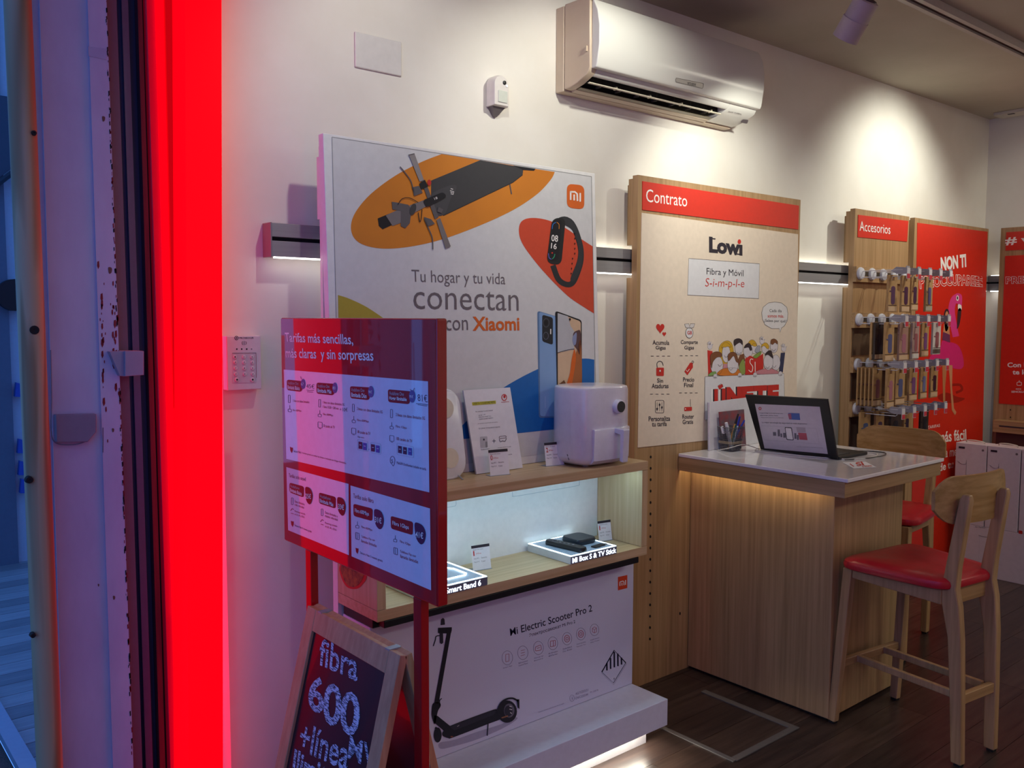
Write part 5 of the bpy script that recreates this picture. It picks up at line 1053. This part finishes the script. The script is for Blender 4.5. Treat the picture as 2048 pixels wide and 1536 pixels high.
t = thing('shop_awning_arm', (1.14, 5.5, 2.7), 'dark slanted beam high behind the timber post', 'beam')
obj('beam', MB().hexa([(.95, 6.28, 2.30), (1.30, 6.28, 2.62), (1.30, 6.34, 2.62), (.95, 6.34, 2.30), (.95, 6.28, 2.95), (1.30, 6.28, 2.95), (1.30, 6.34, 2.95), (.95, 6.34, 2.95)]), M('beam_dark', '3c4656', .6), t)
obj('edge_rib', MB().tube([(.95, 6.27, 2.27), (1.32, 6.27, 2.61)], .018, 6), M('beam_darker', '222a36', .6), t)
for i, (px, py) in enumerate(((37, 779), (42, 892), (44, 936), (47, 972))):
    q = PY(6.33).at(px, py); tag(obj('hanging_packet', MB().prism([q+V((-.02, 0, -.045)), q+V((.03, 0, -.05)), q+V((.03, 0, .03)), q+V((-.01, 0, .045))], (0, .05, 0)), M('packet_blue', '2b4fa8', .4)), ['small blue packet on the neighbouring wall, highest of four', 'small blue packet on the neighbouring wall, second highest', 'small blue packet on the neighbouring wall, third highest', 'small blue packet on the neighbouring wall, lowest of four'][i], 'packet', 'blue packets on the neighbouring wall')
q = PY(6.3).at(30, 590); tag(obj('wall_clock', MB().cyl(q, q+V((0, .08, 0)), .10), black), 'black round object on the neighbouring wall behind the post', 'wall object')

# ================================================================== red tariff sign
t = thing('tariff_sign', (1.15, 2.0, 0), 'red free-standing sign with white price tables on two red posts', 'sign')
X0 = 1.135; ya, yb = 1.625, 2.414; za, zb = .937, 1.5965
obj('panel', B(X0+.001, X0+.030, ya, yb, za, zb), redb, t, bev=.004)
ps = M('sign_red_sheet', '9c0a1a', .35, coat=1)
obj('face_sheet', B(X0, X0+.001, ya+.004, yb-.002, za+.004, zb-.003), ps, t)
for y in (1.711, 2.267): obj('post', B(X0+.003, X0+.026, y-.014, y+.019, .0, za), redb, t, bev=.002)
for y in (1.711, 2.267): obj('foot', B(X0-.16, X0+.055, y-.02, y+.02, 0.0, .010), redb, t, bev=.002)
P = Print(PX(X0), t, .0005); Sx = K(520, 620, 4.518); Sy = K(520, 920, 4.518)
pap = M('sign_white', 'dcdce6', .35, coat=1); sgr = M('sign_dark_red', '8c1420', .4); nv = M('sign_navy', '1a1f45', .4); gb = M('sign_bubble', '47598f', .4)
def quad(K_, *p): return K_(*p)
P.poly(Sx((214, 538), (1518, 645), (1530, 1648), (238, 1345)), pap, 1, 'price_sheet')
P.poly(Sy((238, 64), (800, 216), (803, 860), (254, 634)), pap, 1, 'price_sheet'); P.poly(Sy((818, 230), (1536, 438), (1546, 1178), (827, 870)), pap, 1, 'price_sheet')
P.text('Tarifas más sencillas,', *Sx((225, 205), (233, 298), (845, 325)), inkw, 1, .012); P.text('más claras  y sin sorpresas', *Sx((232, 345), (238, 455), (1028, 490)), inkw, 1, .012)
def pill(K_, tl, tr, br, bl, a, b):
    P.rrect(*K_(tl, tr, br, bl), 5, sgr, 2, 'tariff_badge')
    w0 = (tl[0]+.08*(tr[0]-tl[0]), tl[1]+.2*(bl[1]-tl[1])); 
    def pt(u, v): return tuple((tl[i]*(1-u)+tr[i]*u)*(1-v)+(bl[i]*(1-u)+br[i]*u)*v for i in (0, 1))
    if b: P.text(a, *K_(pt(.08, .14), pt(.08, .42), pt(.72, .40)), lgrey, 3); P.text(b, *K_(pt(.08, .52), pt(.08, .86), pt(.88, .86)), inkw, 3, .02)
    else: P.text(a, *K_(pt(.1, .33), pt(.1, .72), pt(.84, .72)), inkw, 3, .01)
pill(Sx, (241, 628), (405, 645), (375, 740), (243, 724), 'Vodafone One', 'Ilimitada Básica'); pill(Sx, (510, 655), (690, 668), (665, 772), (510, 755), 'Vodafone One', 'Ilimitada Más')
pill(Sx, (812, 688), (1010, 700), (985, 815), (816, 797), 'Vodafone One', 'Ilimitada Dúo'); pill(Sx, (1155, 716), (1370, 735), (1350, 852), (1158, 832), 'Vodafone One', 'Hogar Ilimitable')
for x, y, rx, ry, s_ in ((388, 668, 4.4, 10, '67'), (675, 703, 4.6, 10.6, '80'), (1002, 738, 5.6, 11.5, '90€'), (1374, 780, 6.2, 12.5, '95€')):
    cx, cy = Sx((x, y))[0]; P.ell(cx, cy, rx, ry, gb, 3, 'price_bubble'); P.text(s_, (cx-rx*.6, cy-3), (cx-rx*.6, cy+3), (cx+rx*.6, cy+3.6), inkw, 4)
hw = nv
P.text('45€', *Sx((420, 665), (420, 705), (495, 712)), hw, 2, -.01); P.curve(Sx((420, 722), (450, 728), (488, 724)), .9, hw, 2); P.curve(Sx((425, 738), (455, 742), (480, 742)), .9, hw, 2)
P.text('81€', *Sx((1425, 755), (1428, 822), (1518, 835)), hw, 2, -.01); P.curve(Sx((1410, 845), (1460, 848), (1518, 858)), 1, hw, 2); P.curve(Sx((1425, 855), (1470, 862), (1510, 868)), 1, hw, 2)
P.line(Sx((1355, 715), (1365, 728)), .9, hw, 4); P.line(Sx((1395, 705), (1385, 728)), .9, hw, 4); P.line(Sx((365, 600), (372, 625)), .8, hw, 4); P.text('+10€', *Sx((722, 880), (722, 915), (795, 918)), hw, 2, -.01)
def phone(K_, x, y, s_=1): P.rrect(*K_((x-8*s_, y-34*s_), (x+9*s_, y-32*s_), (x+9*s_, y+36*s_), (x-8*s_, y+34*s_)), 1, nv, 2, 'icon', outline=.8)
def router(K_, x, y): P.rrect(*K_((x-14, y+4), (x+16, y+8), (x+16, y+32), (x-14, y+28)), 1.5, nv, 2, 'icon', outline=.8); P.line(K_((x+2, y+6), (x+2, y-30)), .8, nv, 2, 'icon')
def tv(K_, x, y): P.rrect(*K_((x-20, y-30), (x+18, y-24), (x+18, y+26), (x-20, y+22)), 1.5, nv, 2, 'icon', outline=.8); P.line(K_((x-10, y+30), (x+8, y+34)), .9, nv, 2, 'icon')
def lab(K_, s_, x, y, x1, y1, h=24, mt=None): P.text(s_, *K_((x, y-h/2), (x, y+h/2), (x1, y1+h/2)), mt or sgr, 2)
phone(Sx, 263, 802); phone(Sx, 538, 842); phone(Sx, 842, 884); phone(Sx, 1187, 935, 1.1)
router(Sx, 267, 890); router(Sx, 538, 935); router(Sx, 845, 988); router(Sx, 1188, 1045)
tv(Sx, 543, 1040); tv(Sx, 847, 1096); tv(Sx, 1192, 1162)
lab(Sx, '1 línea con datos ilimitados', 300, 818, 448, 832, 22); lab(Sx, 'Fibra 600Mbps', 298, 906, 376, 914, 22)
lab(Sx, '1 línea con datos ilimitados 5G', 570, 832, 765, 855, 22); lab(Sx, '1 línea 15GB + 200 min', 570, 872, 712, 890, 22); lab(Sx, 'Fibra 600Mbps', 572, 942, 663, 955, 24); lab(Sx, '30 canales de TV', 574, 1044, 678, 1060, 24)
lab(Sx, '2 líneas con datos ilimitados 5G', 878, 890, 1110, 922, 26); lab(Sx, 'Fibra 600Mbps', 880, 996, 985, 1010, 26); lab(Sx, '80 canales de TV', 884, 1098, 1000, 1118, 26); lab(Sx, 'Elige entre', 886, 1146, 945, 1156, 18, nv)
lab(Sx, '2 líneas con datos ilimitados 5G', 1230, 944, 1493, 980, 28); lab(Sx, 'Fibra 1Gbps', 1230, 1052, 1328, 1068, 28); lab(Sx, '100 canales de TV', 1234, 1160, 1378, 1185, 28); lab(Sx, 'MultiSIM OneNumber incluido en tarifa', 1238, 1378, 1503, 1438, 24, nv)
for x, y in ((907, 1222), (946, 1232), (1020, 1245), (1063, 1255), (1264, 1260), (1309, 1270), (1355, 1278)):
    P.poly(Sx((x-17, y-34), (x+16, y-28), (x+16, y+36), (x-17, y+30)), nv if x in (907, 1264, 1020, 1309) else M('tile_blue', '1b4fa0', .4), 3, 'icon'); P.line(Sx((x-9, y-4), (x+9, y-1)), 1, inkw, 4, 'icon')
for a, b, c, d in (((880, 1168), (972, 1188), (975, 1280), (882, 1262)), ((1000, 1195), (1090, 1210), (1092, 1305), (1002, 1288)), ((1236, 1202), (1385, 1235), (1388, 1335), (1238, 1305))): P.rrect(*Sx(a, b, c, d), 2, lgrey, 2, 'icon', outline=.7)
P.line(Sx((980, 1258), (990, 1260)), .8, nv, 2, 'icon')
P.curve(Sx((1205, 1410), (1178, 1375), (1180, 1335), (1200, 1322), (1218, 1350), (1212, 1395), (1200, 1410)), .9, nv, 2, 'icon'); P.text('5', *Sx((1188, 1348), (1188, 1382), (1205, 1386)), nv, 2)
def shield(K_, x, y): P.poly(K_((x-14, y-26), (x, y-20), (x+13, y-18), (x+12, y+8), (x+3, y+32), (x-10, y+10)), sgr, 2, 'icon')
shield(Sx, 284, 1262); lab(Sx, 'Secure Net', 306, 1272, 372, 1286, 22, nv); lab(Sx, '3 meses gratis en todas las líneas e incluido en Hogar Ilimitable.', 378, 1290, 783, 1388, 20)
# lower sheets
lab(Sy, 'Tarifas solo móvil', 262, 135, 415, 175, 34); lab(Sy, 'Tarifas solo fibra', 845, 320, 1028, 370, 40)
pill(Sy, (265, 203), (398, 240), (396, 340), (266, 292), 'Vodafone', 'Ilimitada Básica'); pill(Sy, (532, 292), (686, 335), (684, 440), (533, 392), 'Vodafone', 'Ilimitada Más')
pill(Sy, (843, 394), (1020, 440), (1015, 553), (845, 505), 'Fibra 600Mbps', ''); pill(Sy, (1180, 504), (1384, 560), (1380, 680), (1183, 620), 'Fibra 1Gbps', '')
for pts, s_, a, b, c, dkm in ((((411, 246), (455, 260), (475, 320), (465, 380), (445, 400), (420, 370), (411, 320)), '25€', (418, 300), (418, 345), (466, 352), sgr), (((700, 340), (750, 352), (773, 410), (765, 480), (742, 503), (712, 470), (701, 420)), '33€', (712, 392), (712, 440), (764, 452), sgr), (((1034, 448), (1090, 462), (1117, 530), (1108, 600), (1080, 625), (1048, 590), (1034, 530)), '31€', (1044, 508), (1044, 560), (1104, 575), nv), (((1400, 568), (1465, 590), (1496, 660), (1485, 735), (1455, 762), (1420, 725), (1402, 660)), '41€', (1412, 640), (1412, 695), (1480, 712), nv)):
    P.blob(Sy(*pts), dkm, 3, 'price_bubble'); P.text(s_, *Sy(a, b, c), inkw, 4, .015)
phone(Sy, 290, 372, .9); phone(Sy, 560, 472, .9); router(Sy, 878, 585); router(Sy, 1220, 710)
for x, y in ((290, 452), (560, 552)): P.line(Sy((x-14, y+6), (x, y-14), (x+14, y-4)), 1.2, sgr, 2, 'icon'); P.line(Sy((x-12, y+28), (x+14, y+36)), .9, sgr, 2, 'icon')
for x, y in ((878, 686), (1224, 822)): P.rrect(*Sy((x-16, y-32), (x+16, y-24), (x+18, y+36), (x-14, y+26)), 1, nv, 2, 'icon', outline=.9); P.line(Sy((x-2, y-28), (x, y+30)), .7, nv, 2, 'icon')
lab(Sy, 'Datos ilimitados', 316, 372, 405, 400, 20); lab(Sy, 'a alta velocidad', 316, 400, 400, 430, 20); lab(Sy, 'Roaming incluido', 316, 462, 411, 492, 20); lab(Sy, 'en UE, UK y EEUU', 316, 490, 404, 520, 20)
lab(Sy, 'Datos ilimitados a', 590, 472, 704, 508, 22); lab(Sy, 'máxima velocidad', 590, 502, 704, 540, 22); lab(Sy, 'Roaming incluido', 590, 568, 700, 602, 22); lab(Sy, 'en UE, UK y EEUU', 592, 600, 694, 635, 22)
lab(Sy, 'Fibra 600Mbps', 918, 604, 1018, 636, 26); lab(Sy, 'Teléfono Fijo con', 918, 692, 1040, 728, 26); lab(Sy, 'llamadas ilimitadas', 918, 728, 1056, 775, 26)
lab(Sy, 'Fibra 1Gbps', 1266, 735, 1362, 768, 30); lab(Sy, 'Teléfono Fijo con', 1268, 826, 1410, 872, 30); lab(Sy, 'llamadas ilimitadas', 1270, 866, 1432, 920, 30)
shield(Sy, 292, 574); lab(Sy, 'Secure Net 3 meses gratis', 315, 590, 468, 650, 24, nv); shield(Sy, 877, 818); lab(Sy, 'Secure Net 3 meses gratis', 908, 838, 1110, 915, 28, nv)
P.flush()

# ================================================================== chalkboard A-frame
t = thing('chalkboard', (1.14, 2.0, 0), 'wooden A-frame chalkboard with white chalk writing, standing between the red sign posts', 'chalkboard')
fwd = M('frame_wood', 'c9926a', .5, noise=(60, 60, 4), col2='b67d58'); y0c, y1c = 1.762, 2.243
apx, apz = 1.121, .787; dn = V((-.245, 0, -1)).normalized(); nf_ = V((-1, 0, .245)).normalized()
Lg = apz/abs(dn.z)
def fb(u0, u1, v0, v1, d0, d1, side=1): # u: y coordinate, v: distance down from the apex
    o_ = V((apx if side > 0 else apx+.034, 0, apz)); D_ = V((dn.x*side, 0, dn.z)); N_ = V((nf_.x*side, 0, nf_.z))
    P_ = []
    for v in (v0, v1):
        for (u, d) in ((u0, d0), (u1, d0), (u1, d1), (u0, d1)): P_.append(o_+D_*v+N_*d+V((0, u, 0)))
    return MB().hexa(P_)
for side, yy in ((1, 0), (-1, 0)):
    obj('stile', fb(y0c, y0c+.05, 0, Lg, -.022, 0, side), fwd, t, bev=.002); obj('stile', fb(y1c-.05, y1c, 0, Lg, -.022, 0, side), fwd, t, bev=.002)
    obj('rail', fb(y0c+.05, y1c-.05, 0, .058, -.022, 0, side), fwd, t, bev=.002); obj('rail', fb(y0c+.05, y1c-.05, Lg-.16, Lg-.11, -.022, 0, side), fwd, t, bev=.002)
    slate = obj('slate', fb(y0c+.05, y1c-.05, .058, Lg-.16, -.014, -.008, side), M('slate_dark', '17121c', .28, coat=.2), t)
obj('hinge', B(1.12, 1.155, 1.81, 1.83, .784, .7875), steel, t); obj('hinge', B(1.12, 1.155, 2.16, 2.18, .784, .7875), steel, t)
pc = Plane(V((apx, 0, apz))+nf_*-.008, nf_); P = Print(pc, t, .0006); Q = K(540, 1200, 4.571)
chalk = bpy.data.materials.new('chalk'); chalk.use_nodes = True; nt = chalk.node_tree; b_ = nt.nodes['Principled BSDF']; b_.inputs['Roughness'].default_value = .9
tc = nt.nodes.new('ShaderNodeTexCoord'); mp = nt.nodes.new('ShaderNodeMapping'); mp.inputs['Rotation'].default_value = (.7, 0, 0); mp.inputs['Scale'].default_value = (60, 60, 420); nz = nt.nodes.new('ShaderNodeTexNoise'); nz.inputs['Scale'].default_value = 1; cr = nt.nodes.new('ShaderNodeValToRGB')
cr.color_ramp.elements[0].position = .42; cr.color_ramp.elements[1].position = .55; cr.color_ramp.elements[0].color = (*lin('4a3d50'), 1); cr.color_ramp.elements[1].color = (*lin('cfc9dc'), 1)
nt.links.new(tc.outputs['Object'], mp.inputs[0]); nt.links.new(mp.outputs[0], nz.inputs[0]); nt.links.new(nz.outputs[0], cr.inputs[0]); nt.links.new(cr.outputs[0], b_.inputs['Base Color'])
P.text('fibra', *Q((468, 350), (450, 590), (795, 742)), chalk, 1, .014); 
P.text('6', *Q((372, 680), (352, 985), (480, 1050)), chalk, 1, .022); P.text('0', *Q((510, 755), (485, 1110), (635, 1165)), chalk, 1, .022); P.text('0', *Q((668, 825), (640, 1190), (800, 1255)), chalk, 1, .022)
P.text('+línea', *Q((300, 1115), (262, 1365), (700, 1560)), chalk, 1, .014); P.text('MV', *Q((735, 1240), (715, 1440), (960, 1560)), chalk, 1, .014); P.text('Ilimitada', *Q((232, 1370), (205, 1580), (720, 1850)), chalk, 1, .03)
P.flush()
print('objects', len(bpy.data.objects))
